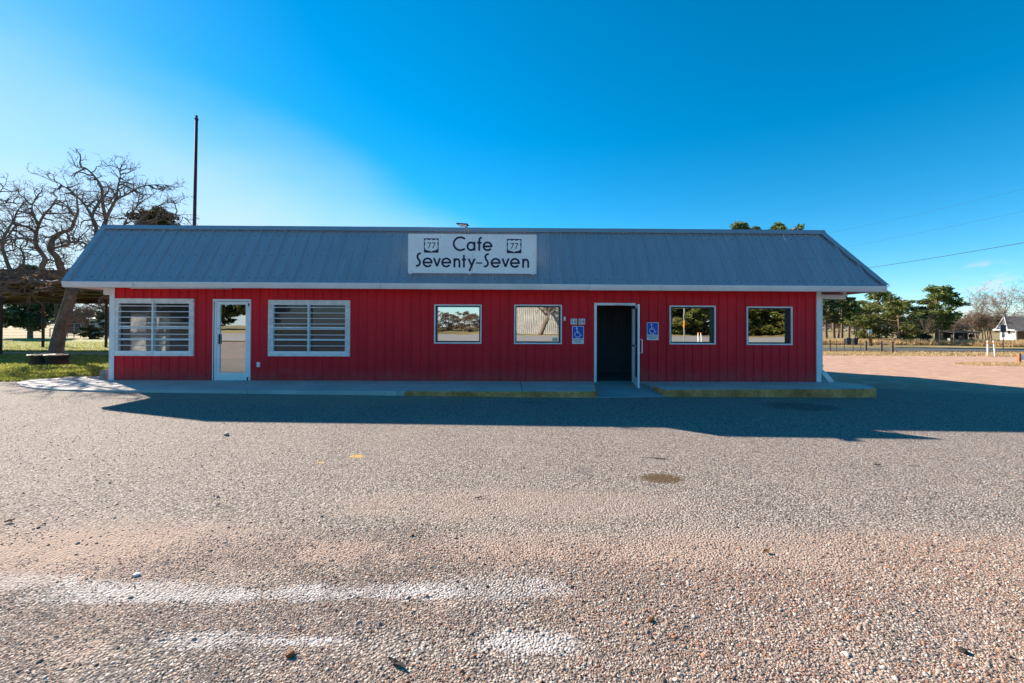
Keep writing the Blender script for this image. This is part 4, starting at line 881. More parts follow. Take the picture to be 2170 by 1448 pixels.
# left side trees
conifer('spruce_tree', on(64, 700, 43), 7.2, 3.2, 'greend', 'dark spreading conifer seen under the steel carport', seed=61, dens=1.6, size=.22, trunk_frac=.12, shape='cedar')
bare('bare_tree', on(213, 700, 47), 5.8, 3.2, 'small leafless tree beside the left corner of the cafe', 22, kids=6, m='twig', r0=.2)
bare('bare_tree', on(-4, 700, 40), 6.5, 2.2, 'thin leafless tree at the left edge of the photograph', 23, kids=4, m='twig', r0=.1)
bare('brush_tree', on(176, 700, 62), 4.4, 4.5, 'brown thicket in front of the small red barn', 24, stems=5, fuzz=('brown', 3), group='brown brush trees')
conifer('low_bush', on(191, 700, 41), 1.25, .9, 'olive', 'round olive bush in front of the small red barn', 'shrub', seed=63, shape='round', dens=3, size=.1, trunk_frac=.02)
conifer('cedar_tree', on(328, 640, 24), 8.2, 1.15, 'olive', 'dark green crown showing above the left end of the roof', seed=64, shape='round', dens=1.5, size=.09, trunk_frac=.76)
conifer('dark_bush', on(231, 700, 50), 3.2, 1.4, 'greend', 'dark bush just left of the cafe corner', 'shrub', seed=65, shape='round', dens=2, size=.16, trunk_frac=.04)

# distant woodland, one mass on the horizon
r = np.random.default_rng(5); xs = np.concatenate([r.uniform(-520, -160, 1500), r.uniform(60, 520, 1700)]); ys = r.uniform(250, 330, 3200)
hts = 4 + 3.5 * np.abs(np.sin(xs * .021)) + r.uniform(0, 3, 3200); C = np.stack([xs, ys, G(xs, ys) + hts * r.uniform(.15, 1, 3200) ** .6], 1)
V, Fq = leaves(C, [4.] * len(C), 9, 1.5, .7, 6); np_mesh('distant_wood', V, Fq, leafmat('far_wood_foliage', (.05, .06, .06), (.12, .12, .1), .1), kind='stuff')

# ================================================================== LEFT SIDE: tubs, carport, farm
for k, (u, lab) in enumerate(((87, 'left of two black plastic tubs at the foot of the oak'), (121, 'right of two black plastic tubs at the foot of the oak'))):
    q = gp(u, 773); t = thing('plant_tub', q, lab, 'tub', 'tubs by the oak'); mb = MB(); n = 20; R0, R1, h = .27, .335, .36; ring = []
    for rr, z in ((R0, .0), (R1 * .97, h - .05), (R1 + .02, h - .05), (R1 + .02, h), (R1 - .02, h), (R1 - .03, h - .08)): ring.append([(q.x + rr * math.cos(6.2832 * j / n), q.y + rr * math.sin(6.2832 * j / n), q.z + z) for j in range(n)])
    for a, b in zip(ring[:-1], ring[1:]):
        for j in range(n): mb.quad(a[j], a[(j + 1) % n], b[(j + 1) % n], b[j])
    mb.build('tub_wall', 'tub', t, smooth=False); MB().prism(ring[5], lambda a, c, *z: (a, c, q.z + h - .09), lambda a, c, *z: (a, c, q.z + .02)) if 0 else None
    MB().prism([(p[0], p[1]) for p in ring[5]], lambda a, c: (a, c, q.z + .02), lambda a, c: (a, c, q.z + h - .19)).build('soil', 'soil', t)
car = thing('steel_carport', (-24, 23, float(G(-24, 23))), 'long rusty steel carport with an open frame roof left of the cafe', 'carport')
cx0, cx1, cy0, cy1 = -36., -15.4, 20., 26.5; zr = lambda y: 3.62 - .115 * (y - cy0)
MB().hexa([(cx0, cy0, zr(cy0) + .10), (cx1, cy0, zr(cy0) + .10), (cx1, cy1, zr(cy1) + .10), (cx0, cy1, zr(cy1) + .10), (cx0, cy0, zr(cy0) + .13), (cx1, cy0, zr(cy0) + .13), (cx1, cy1, zr(cy1) + .13), (cx0, cy1, zr(cy1) + .13)]).build('roof_sheet', 'rust', car)
for k in range(7):
    y = cy0 + .1 + k * (cy1 - cy0 - .3) / 6; MB().box(cx0, cx1, y, y + .07, zr(y) - .02, zr(y) + .085).build('purlin', 'rust', car)
for x in np.arange(cx1 - .3, cx0, -5.0):
    MB().hexa([(x, cy0, zr(cy0) - .26), (x + .1, cy0, zr(cy0) - .26), (x + .1, cy1, zr(cy1) - .26), (x, cy1, zr(cy1) - .26), (x, cy0, zr(cy0) - .03), (x + .1, cy0, zr(cy0) - .03), (x + .1, cy1, zr(cy1) - .03), (x, cy1, zr(cy1) - .03)]).build('rafter', 'darksteel', car)
MB().box(cx0, cx1, cy0 - .12, cy0 - .02, zr(cy0) - .2, zr(cy0) + .28).build('front_beam', 'darksteel', car); MB().box(cx0, cx1, cy1 + .02, cy1 + .1, zr(cy1) - .22, zr(cy1) + .08).build('rear_beam', 'darksteel', car)
for p in (on(91.5, 700, cy1 + .06), on(118.5, 700, 32.), on(-18, 700, cy1 + .06), on(1, 700, cy0 - .07), on(225, 700, cy1 + .06)):
    if p[1] > 30: continue
    MB().tube([(p[0], p[1], p[2]), (p[0], p[1], zr(p[1]) - .2)], .075, 8).build('post', 'darksteel', car)
p = on(118.5, 700, 30.); MB().tube([p, (p[0], p[1], p[2] + 4.2)], .08, 8).build('yard_pole', 'rust', label='thin brown steel pole just left of the oak trunk', cat='pole')
# pasture fence, farm gate, barn
def wire_fence(name, pts, h, label, post_m='wood', rails=3, post_r=.05, step=3., post_h=None):
    t = thing(name, pts[0], label, 'fence'); P = [Vector(p) for p in pts]
    for a, b in zip(P[:-1], P[1:]):
        n = max(1, int((b - a).length / step))
        for k in range(n):
            q = a.lerp(b, k / n); MB().tube([q - Vector((0, 0, .2)), q + Vector((0, 0, h))], post_r, 6).build('post', post_m, t)
        for k in range(rails): z = h * (k + .7) / rails * .95; MB().tube([a + Vector((0, 0, z)), b + Vector((0, 0, z))], .012, 4).build('wire', 'metal', t)
    return t
wire_fence('pasture_fence', [on(-60, 700, 45), on(120, 700, 45.5), on(136, 700, 45.5)], 1.2, 'wire pasture fence behind the dark conifer', step=2.2, rails=4)
gt = thing('farm_gate', on(140, 700, 45.3), 'grey tubular farm gate with an arched frame before the red barn', 'gate'); g0, g1 = Vector(on(143, 700, 45.3)), Vector(on(171, 700, 45.3)); H_ = 1.35
for k in range(6): MB().tube([g0 + Vector((0, 0, .2 + k * .17)), g1 + Vector((0, 0, .2 + k * .17))], .025, 6).build('rail', 'metal', gt)
for f in (0, .5, 1): q = g0.lerp(g1, f); MB().tube([q, q + Vector((0, 0, H_ + .1))], .04, 6).build('post', 'metal', gt)
MB().tube([g0 + Vector((0, 0, H_ + .1)), g1 + Vector((0, 0, H_ + .1))], .035, 6).build('top_rail', 'metal', gt)
h0, h1 = Vector(on(106, 700, 45.2)), Vector(on(138, 700, 45.2))
hr = thing('hitching_rail', h0, 'pale pipe rail between the conifer and the farm gate', 'rail')
for f in (0, .45, .98): q = h0.lerp(h1, f); MB().tube([q, q + Vector((0, 0, .95))], .045, 6).build('post', 'metal', hr)
MB().tube([h0 + Vector((0, 0, .92)), h1 + Vector((0, 0, .92))], .04, 6).build('rail', 'metal', hr)
bx_, by_, bz_ = on(183, 700, 70); barn = thing('red_barn', (bx_, by_, bz_), 'small faded red barn beyond the farm gate', 'barn')
MB().box(bx_ - 4.5, bx_ + 1.6, by_, by_ + 5, bz_ - .2, bz_ + 2.4).build('wall', 'barnred', barn); MB().prism([(bx_ - 4.8, bz_ + 2.35), (bx_ + 1.9, bz_ + 2.35), (bx_ - 1.4, bz_ + 3.6)], lambda a, c: (a, by_ - .3, c), lambda a, c: (a, by_ + 5.3, c)).build('roof', 'shingle', barn); MB().box(bx_ - 2.2, bx_ - .6, by_ - .06, by_ - .01, bz_, bz_ + 1.9).build('door', 'darkframe', barn)
wx, wy, wz = on(203, 700, 60); ws = thing('white_shed', (wx, wy, wz), 'little pale shed beside the small leafless tree', 'shed'); MB().box(wx - .9, wx + .9, wy, wy + 2, wz - .1, wz + 2.1).build('wall', 'barnwhite', ws); MB().hexa([(wx - 1.2, wy - .2, wz + 2.1), (wx + 1.2, wy - .2, wz + 2.1), (wx + 1.2, wy + 2.2, wz + 2.3), (wx - 1.2, wy + 2.2, wz + 2.3), (wx - 1.2, wy - .2, wz + 2.2), (wx + 1.2, wy - .2, wz + 2.2), (wx + 1.2, wy + 2.2, wz + 2.4), (wx - 1.2, wy + 2.2, wz + 2.4)]).build('roof', 'metal', ws)
# tall mast behind the roof
px_ = atY(412, 480, 18.3); pt = atY(416.5, 252, 18.3)
mast = thing('tall_mast', (px_.x, 18.3, -.1), 'tall rusty steel mast rising behind the left half of the roof', 'pole')
MB().tube([(px_.x - .1, 18.3, -.2), (px_.x, 18.3, px_.z), (pt.x, 18.3, pt.z)], [.075, .065, .056], 10).build('pole', 'darksteel', mast, smooth=True)
MB().tube([(pt.x, 18.3, pt.z - .05), (pt.x, 18.3, pt.z + .02)], .072, 10).build('collar', 'darksteel', mast); MB().tube([(pt.x, 18.3, pt.z + .02), (pt.x, 18.3, pt.z + .14)], .045, 8).build('cap', 'darksteel', mast)

# ================================================================== RIGHT SIDE
fence = thing('post_fence', gp(1835, 746), 'wooden post fence with thin rails at the edge of the gravel yard', 'fence')
FP = [gp(1835, 746), gp(1868, 746.5), gp(1891, 748)]
for k, q in enumerate(FP): MB().tube([q - Vector((0, 0, .2)), q + Vector((0, 0, .98 - .02 * k))], [.10, .085], 8).build('post', 'wood', fence)
for z in (.22, .78):
    for a, b in zip(FP[:-1], FP[1:]): MB().tube([a + Vector((0, 0, z)), b + Vector((0, 0, z))], .03 if z > .5 else .015, 6).build('rail', 'wood', fence)
tp = [gp(u, 743.5) for u in (1737, 1759, 1773, 1789, 1808, 1824)] + [FP[0]]
for k, q in enumerate(tp[:-1]): MB().tube([q - Vector((0, 0, .2)), q + Vector((0, 0, 1.0))], .03 if k != 1 else .06, 5).build('stake', 'wood', fence)
for z in (.3, .6, .85):
    for a, b in zip(tp[:-1], tp[1:]): MB().tube([a + Vector((0, 0, z)), b + Vector((0, 0, z))], .010, 4).build('wire', 'darksteel', fence)
for k, u in enumerate((1796, 1811)):
    q = gp(u, 731.5); t = thing('trash_bin', q, ('left of two black wheeled bins by the street', 'right of two black wheeled bins by the street')[k], 'bin', 'bins by the street'); s = q.y / 57 * 1.; w, h = .31, .92
    MB().hexa([(q.x - w * .8, q.y - w * .8, q.z + .08), (q.x + w * .8, q.y - w * .8, q.z + .08), (q.x + w * .8, q.y + w * .8, q.z + .08), (q.x - w * .8, q.y + w * .8, q.z + .08), (q.x - w, q.y - w, q.z + h), (q.x + w, q.y - w, q.z + h), (q.x + w, q.y + w, q.z + h), (q.x - w, q.y + w, q.z + h)]).build('body', 'bin', t)
    MB().hexa([(q.x - w - .04, q.y - w - .04, q.z + h), (q.x + w + .04, q.y - w - .04, q.z + h), (q.x + w + .04, q.y + w + .08, q.z + h), (q.x - w - .04, q.y + w + .08, q.z + h), (q.x - w, q.y - w, q.z + h + .07), (q.x + w, q.y - w, q.z + h + .07), (q.x + w, q.y + w + .06, q.z + h + .12), (q.x - w, q.y + w + .06, q.z + h + .12)]).build('lid', 'bin', t)
    for sx_ in (-1, 1): MB().tube([(q.x + sx_ * w * .75, q.y + w * .75, q.z + .1), (q.x + sx_ * w * .95, q.y + w * .75, q.z + .1)], .1, 12).build('wheel', 'black', t)
q = Vector(on(1847, 720, 56)); t = thing('notice_post', q, 'small white notice on a leaning reddish post among dry grass', 'sign')
MB().tube([q, q + Vector((-.18, 0, 1.35))], .13, 8).build('post', 'orangewood', t); a, c = atY(1839.5, 706.5, 55.8), atY(1847.5, 699, 55.8)
MB().box(a.x, c.x, 55.78, 55.82, a.z, c.z).build('board', 'white', t); MB().tube([(a.x + .2, 55.85, q.z), (a.x + .2, 55.85, a.z + .1)], .03, 6).build('stake', 'wood', t); MB().box(a.x + .06, a.x + .2, 55.765, 55.779, a.z + .06, a.z + .16).box(c.x - .2, c.x - .07, 55.765, 55.779, a.z + .06, a.z + .18).build('printing', 'navy', t)
for k, (u, v, lean) in enumerate(((2093, 755, .01), (2109, 755.5, -.12))):
    q = gp(u, v); t = thing('marker_post', q, ('left upright white marker post beside the street', 'right leaning white marker post beside the street')[k], 'post', 'white marker posts'); hh = 1.12; e = q + Vector((lean, 0, hh))
    MB().tube([q - Vector((0, 0, .1)), q + Vector((lean * .8, 0, hh * .8))], .045, 8).build('tube', 'white', t); MB().tube([q.lerp(e, .8), q.lerp(e, .9)], .046, 8).build('band', 'orange', t); MB().tube([q.lerp(e, .9), e], .045, 8).build('tip', 'white', t)
q = gp(2160, 769); t = thing('reflector_post', q, 'short reddish wood post with a white plate at the right edge', 'post'); MB().box(q.x - .07, q.x + .05, q.y - .06, q.y + .06, q.z - .1, q.z + .52).build('post', 'orangewood', t); MB().box(q.x + .055, q.x + .35, q.y - .02, q.y + .0, q.z + .16, q.z + .47).build('plate', 'white', t)
q = Vector(on(2126, 740, 46)); t = thing('road_sign', q, 'dark back of a road sign on a thin post before the white house', 'road sign'); a = atY(2125, 697, 46)
MB().tube([q - Vector((0, 0, .1)), (q.x, 46, a.z + .5)], .035, 6).build('post', 'darksteel', t); MB().prism([(a.x - .32, a.z + .42), (a.x + .32, a.z + .42), (a.x + .3, a.z + .05), (a.x + .34, a.z - .2), (a.x + .1, a.z - .4), (a.x - .1, a.z - .4), (a.x - .34, a.z - .2), (a.x - .3, a.z + .05)], lambda a_, c_: (a_, 45.94, c_), lambda a_, c_: (a_, 45.96, c_)).build('plate', 'navy', t)
MB().box(a.x - .16, a.x + .16, 45.94, 45.96, a.z - .95, a.z - .6).build('small_plate', 'metal', t)
# white house
hb = Vector(on(2123, 720, 94)); house = thing('white_house', hb, 'white gabled house with a charcoal roof at the right edge', 'house'); hx0 = atY(2119, 700, 94).x; hx1 = atY(2149, 700, 94).x; hz = hb.z; he = 2.75
MB().box(hx0, hx1, 94, 101, hz - .3, hz + he).build('wall', 'housewhite', house); gm = atY(2129.5, 672, 94)
ga, gb = atY(2116, 694, 93.6), atY(2142, 693, 93.6)
MB().prism([(ga.x + .35, hz + he), (gb.x - .35, hz + he), (gm.x, gm.z - .35)], lambda a, c: (a, 93.9, c), lambda a, c: (a, 94.0, c)).build('gable', 'housewhite', house)
for s, e in ((ga, 1), (gb, -1)): MB().hexa([(s.x, 93.5, hz + he - .15), (s.x + e * .1, 93.5, hz + he - .15), (s.x + e * .1, 93.85, hz + he - .15), (s.x, 93.85, hz + he - .15), (gm.x - e * .14, 93.5, gm.z), (gm.x + e * .02, 93.5, gm.z), (gm.x + e * .02, 93.85, gm.z), (gm.x - e * .14, 93.85, gm.z)]).build('barge_board', 'trim', house)
MB().hexa([(gm.x, 93.9, gm.z), (gm.x + 12, 93.9, gm.z), (gm.x + 12, 98, gm.z), (gm.x, 98, gm.z), (gm.x + .02, 94, gm.z + .1), (gm.x + 12, 94, gm.z + .1), (gm.x + 12, 98, gm.z + .1), (gm.x + .02, 98, gm.z + .1)]) if 0 else None
MB().quad((gm.x, 93.6, gm.z + .03), (gm.x + 14, 96.5, gm.z + .03), (gm.x + 14, 93., hz + he - .1), (gb.x + .05, 93.55, hz + he - .12)).build('roof', 'shingle', house)
MB().box(ga.x - .5, gb.x + .9, 93.45, 93.7, hz + he - .45, hz + he - .2).build('cornice', 'trim', house)
MB().box(hx1, hx1 + 9, 95.2, 101, hz - .3, hz + he - .3).build('porch_wall', 'housedark', house)
MB().hexa([(hx1 + .2, 92, hz + 2.3), (hx1 + 9, 91, hz + 2.3), (hx1 + 9, 95.4, hz + 2.35), (hx1 + .2, 95.4, hz + 2.35), (hx1 + .3, 92, hz + 2.55), (hx1 + 9, 91, hz + 2.55), (hx1 + 9, 95.4, hz + 4.1), (hx1 + 2.6, 95.4, hz + 4.1)]).build('porch_roof', 'shingle', house)
MB().box(hx1 + .2, hx1 + 9, 91.9, 92., hz + 2.2, hz + 2.5).build('porch_fascia', 'trim', house)
for x in (hx1 + 1.2, hx1 + 3.4): MB().box(x, x + .18, 92., 92.18, hz - .3, hz + 2.2).build('porch_post', 'trim', house)
for x0, x1, z0, z1 in ((hx0 + .5, hx0 + .95, 1.35, 2.3), (hx0 + .45, hx0 + .8, .95, 1.2), (hx0 + 1.75, hx0 + 2.35, 1.5, 2.25)):
    w = frame(MB(), (x0 - .08, x1 + .08, hz + z0 - .08, hz + z1 + .08), .08, 93.93, 93.99).build('window', 'trim', house); MB().box(x0, x1, 93.95, 93.98, hz + z0, hz + z1).build('pane', 'darkframe', w)
w = MB().box(hx1 + 1.9, hx1 + 2.9, 95.1, 95.19, hz + .8, hz + 1.9).build('window', 'darkframe', house)
hd = Vector((.95, .31, 0)).normalized(); he_ = Vector((hd.y, -hd.x, 0))
for ch in [o for o in house.children_recursive]:
    for v in ch.data.vertices: v.co = Vector((hb.x, hb.y, v.co.z)) + he_ * ((v.co.x - hb.x) * .72) + hd * (v.co.y - 94)
# dark lean-to full of junk under the trees
lb = Vector(on(2050, 716, 84)); lean_ = thing('lean_to', lb, 'dark cluttered lean-to under the trees left of the house', 'shed'); x0, x1 = atY(2018, 700, 84).x, atY(2080, 700, 84).x
MB().box(x0, x1, 86.5, 86.7, lb.z, lb.z + 2.1).build('back_wall', 'junk', lean_); MB().hexa([(x0, 83.6, lb.z + 1.75), (x1, 83.6, lb.z + 1.75), (x1, 86.8, lb.z + 2.05), (x0, 86.8, lb.z + 2.05), (x0, 83.6, lb.z + 1.85), (x1, 83.6, lb.z + 1.85), (x1, 86.8, lb.z + 2.15), (x0, 86.8, lb.z + 2.15)]).build('roof', 'junk', lean_)
for k in range(4): MB().box(x0 + k * (x1 - x0 - .1) / 3, x0 + .1 + k * (x1 - x0 - .1) / 3, 83.7, 83.8, lb.z - .1, lb.z + 1.78).build('post', 'wood', lean_)
rj = random.Random(4)
for k in range(16):
    x = rj.uniform(x0 + .2, x1 - .7); w, h = rj.uniform(.25, .8), rj.uniform(.2, .7); z = lb.z + (0 if k < 9 else rj.uniform(.5, 1.)); y = 84 + rj.random() * 1.2
    MB().hexa([(x, y, z), (x + w, y + .1, z), (x + w, y + .6, z), (x, y + .5, z), (x + .05, y, z + h), (x + w - .1, y + .1, z + h * .9), (x + w, y + .6, z + h), (x, y + .5, z + h)]).build('clutter', ('junk', 'metal', 'junk', 'junk', 'barnred', 'junk')[k % 6], lean_)
# power line: two poles and three wires
pa, pb = atY(1600, 500, 50), atY(2420, 350, 22)
for k, (p, h, lab) in enumerate(((pa, 11.4, 'utility pole standing behind the cafe roof'), (pb, 10.6, 'utility pole at the right end of the wires'))):
    b = (p.x, p.y, float(G(p.x, p.y))); t = thing('utility_pole', b, lab, 'pole', 'poles of the power line'); MB().tube([b, (p.x, p.y, b[2] + h)], [.16, .10], 8).build('pole', 'wood', t); MB().box(p.x - .7, p.x + .7, p.y - .06, p.y + .06, b[2] + h - .5, b[2] + h - .38).build('cross_arm', 'wood', t)
for (v0, v1), lab, rr in (((523, 338), 'highest thin power line at the right', .006), ((554, 392), 'middle thin power line at the right', .006), ((597, 469), 'lowest thickest power line at the right', .018)):
    a, b = atY(1600, v0, 50), atY(2420, v1, 22); MB().tube([a.lerp(b, k / 16) - Vector((0, 0, .35 * 4 * (k / 16) * (1 - k / 16))) for k in range(17)], rr, 4).build('power_wire', 'wire', label=lab, cat='wire', group='power lines')

# ================================================================== BEHIND THE CAMERA (seen mirrored in the panes)
r = random.Random(3)
bw = thing('tin_barn', (5, -52, float(G(5, -52))), 'pale tin barn mirrored in the window left of the house numbers', 'barn'); bz = float(G(5, -52)) - .2
mb = MB(); pr = ribprofile(.4, 10.6, .35, [(0, 0), (.05, .05), (.1, .05), (.15, 0)], [], .4)
for (a, ha), (c, hc) in zip(pr[:-1], pr[1:]): mb.quad((a, -52 + ha, bz), (c, -52 + hc, bz), (c, -52 + hc, bz + 5.2), (a, -52 + ha, bz + 5.2))
mb.build('wall', 'barnwhite', bw); MB().box(.4, 10.6, -60, -52.1, bz, bz + 5.1).build('body', 'barnwhite', bw); MB().hexa([(.1, -60.3, bz + 5.21), (10.9, -60.3, bz + 5.21), (10.9, -51.6, bz + 5.21), (.1, -51.6, bz + 5.21), (.1, -56.2, bz + 7), (10.9, -56.2, bz + 7), (10.9, -56, bz + 7), (.1, -56, bz + 7)]).build('roof', 'metal', bw)
gz = lambda x, y: (x, y, float(G(x, y)))
bare('oak_tree', gz(5.6, -49.5), 9., 6., 'bare oak mirrored in front of the tin barn', 71, kids=5, m='twig', r0=.42)
for k, x in enumerate((-66, -59, -53, -46)): conifer('cedar_tree', gz(x, -57 - 2 * (k % 2)), 8.5, 4.2, 'green', ('first', 'second', 'third', 'fourth')[k] + ' cedar across the highway mirrored in the closed door', seed=80 + k, shape='round', dens=1.5, size=.35, group='cedars across the highway')
for k, x in enumerate((-17, -13.6, -10.6, -7.6, -4.6, -1.8)): conifer('brush_thicket', gz(x, -57 + 1.5 * (k % 2)), (5.2, 3.6, 3.2, 3.5, 3.1, 3.4)[k], 2.6, 'brown', ('first', 'second', 'third', 'fourth', 'fifth', 'sixth')[k] + ' brown thicket across the highway mirrored in the left mirror window', 'shrub', seed=90 + k, shape='round', dens=1.7, size=.13, trunk_frac=.0, group='brush across the highway')
for k, x in enumerate((28, 31.5, 35, 38.5, 42, 45.5, 49, 52.5)): conifer('cedar_tree', gz(x, -52 - 1.2 * (k % 3)), 9, 4.0, 'green', ('first', 'second', 'third', 'fourth', 'fifth', 'sixth', 'seventh', 'eighth')[k] + ' cedar across the highway mirrored in the right windows', seed=100 + k, shape='round', dens=2.0, size=.3, trunk_frac=.0, group='cedars across the highway')
for k, (x, y) in enumerate(((15.0, -11.), (15.3, -11.1))):
    t = thing('marker_post', gz(x, y), ('left', 'right')[k] + ' white marker post mirrored in the window right of the door', 'post', 'mirrored marker posts'); q = Vector(gz(x, y)); MB().tube([q, q + Vector((0, 0, 1.1))], .035, 8).build('tube', 'white', t); MB().tube([q + Vector((0, 0, 1.1)), q + Vector((0, 0, 1.18))], .06, 8).build('tip', 'orange', t)
t = thing('guy_marker', gz(13.95, -11), 'tall grey pole with an orange sleeve mirrored in the window', 'pole'); q = Vector(gz(13.95, -11)); MB().tube([q, q + Vector((0, 0, 5))], .05, 8).build('pole', 'metal', t); MB().tube([q + Vector((0, 0, 1.55)), q + Vector((0, 0, 2.05))], .062, 8).build('sleeve', 'orange', t)

# ================================================================== GRASS, GRAVEL, LITTER
def blades(name, X, Y, h, w, m, seed, dz=.0, kind='stuff'):
    r = np.random.default_rng(seed); N = len(X); a = r.uniform(0, 6.283, N); H = h * r.uniform(.5, 1.4, N); lean = r.normal(0, .45, (N, 2)) * H[:, None]; Z = G(X, Y) + dz; wx, wy = np.cos(a) * w, np.sin(a) * w
    b0 = np.stack([X - wx, Y - wy, Z], 1); b1 = np.stack([X + wx, Y + wy, Z], 1); tip = np.stack([X + lean[:, 0], Y + lean[:, 1], Z + H], 1)
    return np_mesh(name, np.stack([b0, b1, tip], 1).reshape(-1, 3), np.arange(3 * N).reshape(-1, 3), m, kind=kind)
r = np.random.default_rng(12); N = 90000; Y = 10.7 + 24 * r.random(N) ** 1.9; X = -10.3 - .0 * Y - r.random(N) * (Y * 1.15 - 8.4 + 1.5)
ok = (Y > 10.8 + .25 * np.sin(X * .9) + .12 * np.sin(X * 3.1)) & ~((X > -12.1) & (Y < 12.1)) & (np.abs(Y - 21.2) > .7); blades('lawn_grass', X[ok], Y[ok], .065, .012, 'grass', 1)
N = 26000; X = r.uniform(24, 92, N); Y = 62.5 + 9 * r.random(N) - 8 * (X / 62 > 1.05); ok = X / Y < 1.32; blades('tall_dry_grass', X[ok], Y[ok], .75, .05, 'drygrass', 2)
N = 14000; X = r.uniform(14, 62, N); Y = 31 + 6.5 * r.random(N) - .035 * X; blades('verge_grass', X, Y, .12, .03, 'drygrass', 3)
N = 5000; X = 24 + 7 * r.random(N); Y = 20.5 + 3.2 * r.random(N); ok = ((X - 28) / 4) ** 2 + ((Y - 22.2) / 1.6) ** 2 < 1; blades('dry_grass_patch', X[ok], Y[ok], .07, .02, 'drygrass', 4)

def gravel(name, P, S, seed, m):
    """loose pebbles: points carrying scale, turn and tint; a small pebble mesh set on each"""
    r = np.random.default_rng(seed); N = len(P); me = bpy.data.meshes.new(name); me.vertices.add(N); me.vertices.foreach_set('co', np.asarray(P, np.float32).ravel())
    at = me.attributes.new('psize', 'FLOAT_VECTOR', 'POINT'); sc = S[:, None] * np.stack([r.uniform(.75, 1.3, N), r.uniform(.7, 1.2, N), r.uniform(.45, .8, N)], 1); at.data.foreach_set('vector', sc.astype(np.float32).ravel())
    at = me.attributes.new('pturn', 'FLOAT_VECTOR', 'POINT'); at.data.foreach_set('vector', np.stack([r.normal(0, .35, N), r.normal(0, .35, N), r.uniform(0, 6.283, N)], 1).astype(np.float32).ravel())
    at = me.attributes.new('tint', 'FLOAT', 'POINT'); at.data.foreach_set('value', r.random(N).astype(np.float32))
    o = bpy.data.objects.new(name, me); link(o, kind='stuff'); pc = bpy.data.collections.new('pebble_shapes')
    import bmesh
    for k in range(4):
        bm = bmesh.new(); bmesh.ops.create_icosphere(bm, subdivisions=2 if k < 1 else 1, radius=1.); rr = random.Random(k)
        for v in bm.verts: v.co *= rr.uniform(.78, 1.15)
        pm = bpy.data.meshes.new('pebble'); bm.to_mesh(pm); bm.free(); pm.polygons.foreach_set('use_smooth', [True] * len(pm.polygons)); pm.materials.append(m); pc.objects.link(bpy.data.objects.new('pebble', pm))
    ng = bpy.data.node_groups.new('scatter_pebbles', 'GeometryNodeTree'); ng.interface.new_socket('Geometry', in_out='INPUT', socket_type='NodeSocketGeometry'); ng.interface.new_socket('Geometry', in_out='OUTPUT', socket_type='NodeSocketGeometry')
    n, l = ng.nodes, ng.links; gi, go = n.new('NodeGroupInput'), n.new('NodeGroupOutput'); mp = n.new('GeometryNodeMeshToPoints'); ci = n.new('GeometryNodeCollectionInfo'); ci.inputs[0].default_value = pc; ci.inputs['Separate Children'].default_value = True; ci.inputs['Reset Children'].default_value = True
    ip = n.new('GeometryNodeInstanceOnPoints'); ip.inputs['Pick Instance'].default_value = True
    def na(nm): q = n.new('GeometryNodeInputNamedAttribute'); q.data_type = 'FLOAT_VECTOR'; q.inputs[0].default_value = nm; return q.outputs[0]
    er = n.new('FunctionNodeEulerToRotation'); l.new(na('pturn'), er.inputs[0])
    l.new(gi.outputs[0], mp.inputs[0]); l.new(mp.outputs[0], ip.inputs['Points']); l.new(ci.outputs[0], ip.inputs['Instance']); l.new(er.outputs[0], ip.inputs['Rotation']); l.new(na('psize'), ip.inputs['Scale']); l.new(ip.outputs[0], go.inputs[0])
    md = o.modifiers.new('pebbles', 'NODES'); md.node_group = ng; return o
pm = bpy.data.materials.new('pebble_stone'); pm.use_nodes = True; n, l = pm.node_tree.nodes, pm.node_tree.links; at = n.new('ShaderNodeAttribute'); at.attribute_type = 'INSTANCER'; at.attribute_name = 'tint'; cr = n.new('ShaderNodeValToRGB'); e = cr.color_ramp.elements
e[0].color = (.08, .055, .045, 1); e[1].color = (.64, .55, .47, 1); e[1].position = 1
for p, c in ((.18, (.15, .11, .088)), (.32, (.25, .175, .135)), (.42, (.34, .195, .12)), (.5, (.34, .13, .062)), (.58, (.31, .22, .17)), (.75, (.37, .295, .24)), (.9, (.48, .405, .345))): q = e.new(p); q.color = (*c, 1)
cr.color_ramp.interpolation = 'LINEAR'; l.new(at.outputs['Fac'], cr.inputs[0]); l.new(cr.outputs[0], n['Principled BSDF'].inputs['Base Color']); n['Principled BSDF'].inputs['Roughness'].default_value = .8
def vnoise(x, y, s, seed):                                    # cheap value noise
    r = np.random.default_rng(seed); T = r.random((64, 64)); gx, gy = x * s, y * s; i, j = np.floor(gx).astype(int), np.floor(gy).astype(int); fx, fy = gx - i, gy - j; fx = fx * fx * (3 - 2 * fx); fy = fy * fy * (3 - 2 * fy); t = lambda a, b: T[a % 64, b % 64]
    return (t(i, j) * (1 - fx) + t(i + 1, j) * fx) * (1 - fy) + (t(i, j + 1) * (1 - fx) + t(i + 1, j + 1) * fx) * fy
r = np.random.default_rng(33); N = 620000; Y = 1.45 + 2. * r.random(N); X = r.uniform(-4.6, 4.6, N)
dens = sstep(3.35, 2.6, Y + .5 * (vnoise(X, Y, 1.1, 1) - .5)) * (.62 + .38 * sstep(-2.5, 1.2, X)) * (.3 + .7 * sstep(.34, .56, vnoise(X, Y * 1.8, 1.7, 2) * .6 + vnoise(X, Y * 1.5, 5.5, 3) * .4))
for cx, cy, rx, ry in PATCH + [(-.55, 2.1, .35, .16)]: dens = dens * (1 - .93 * np.exp(-(((X - cx) / rx) ** 2 + ((Y - cy) / ry) ** 2) * 1.2))
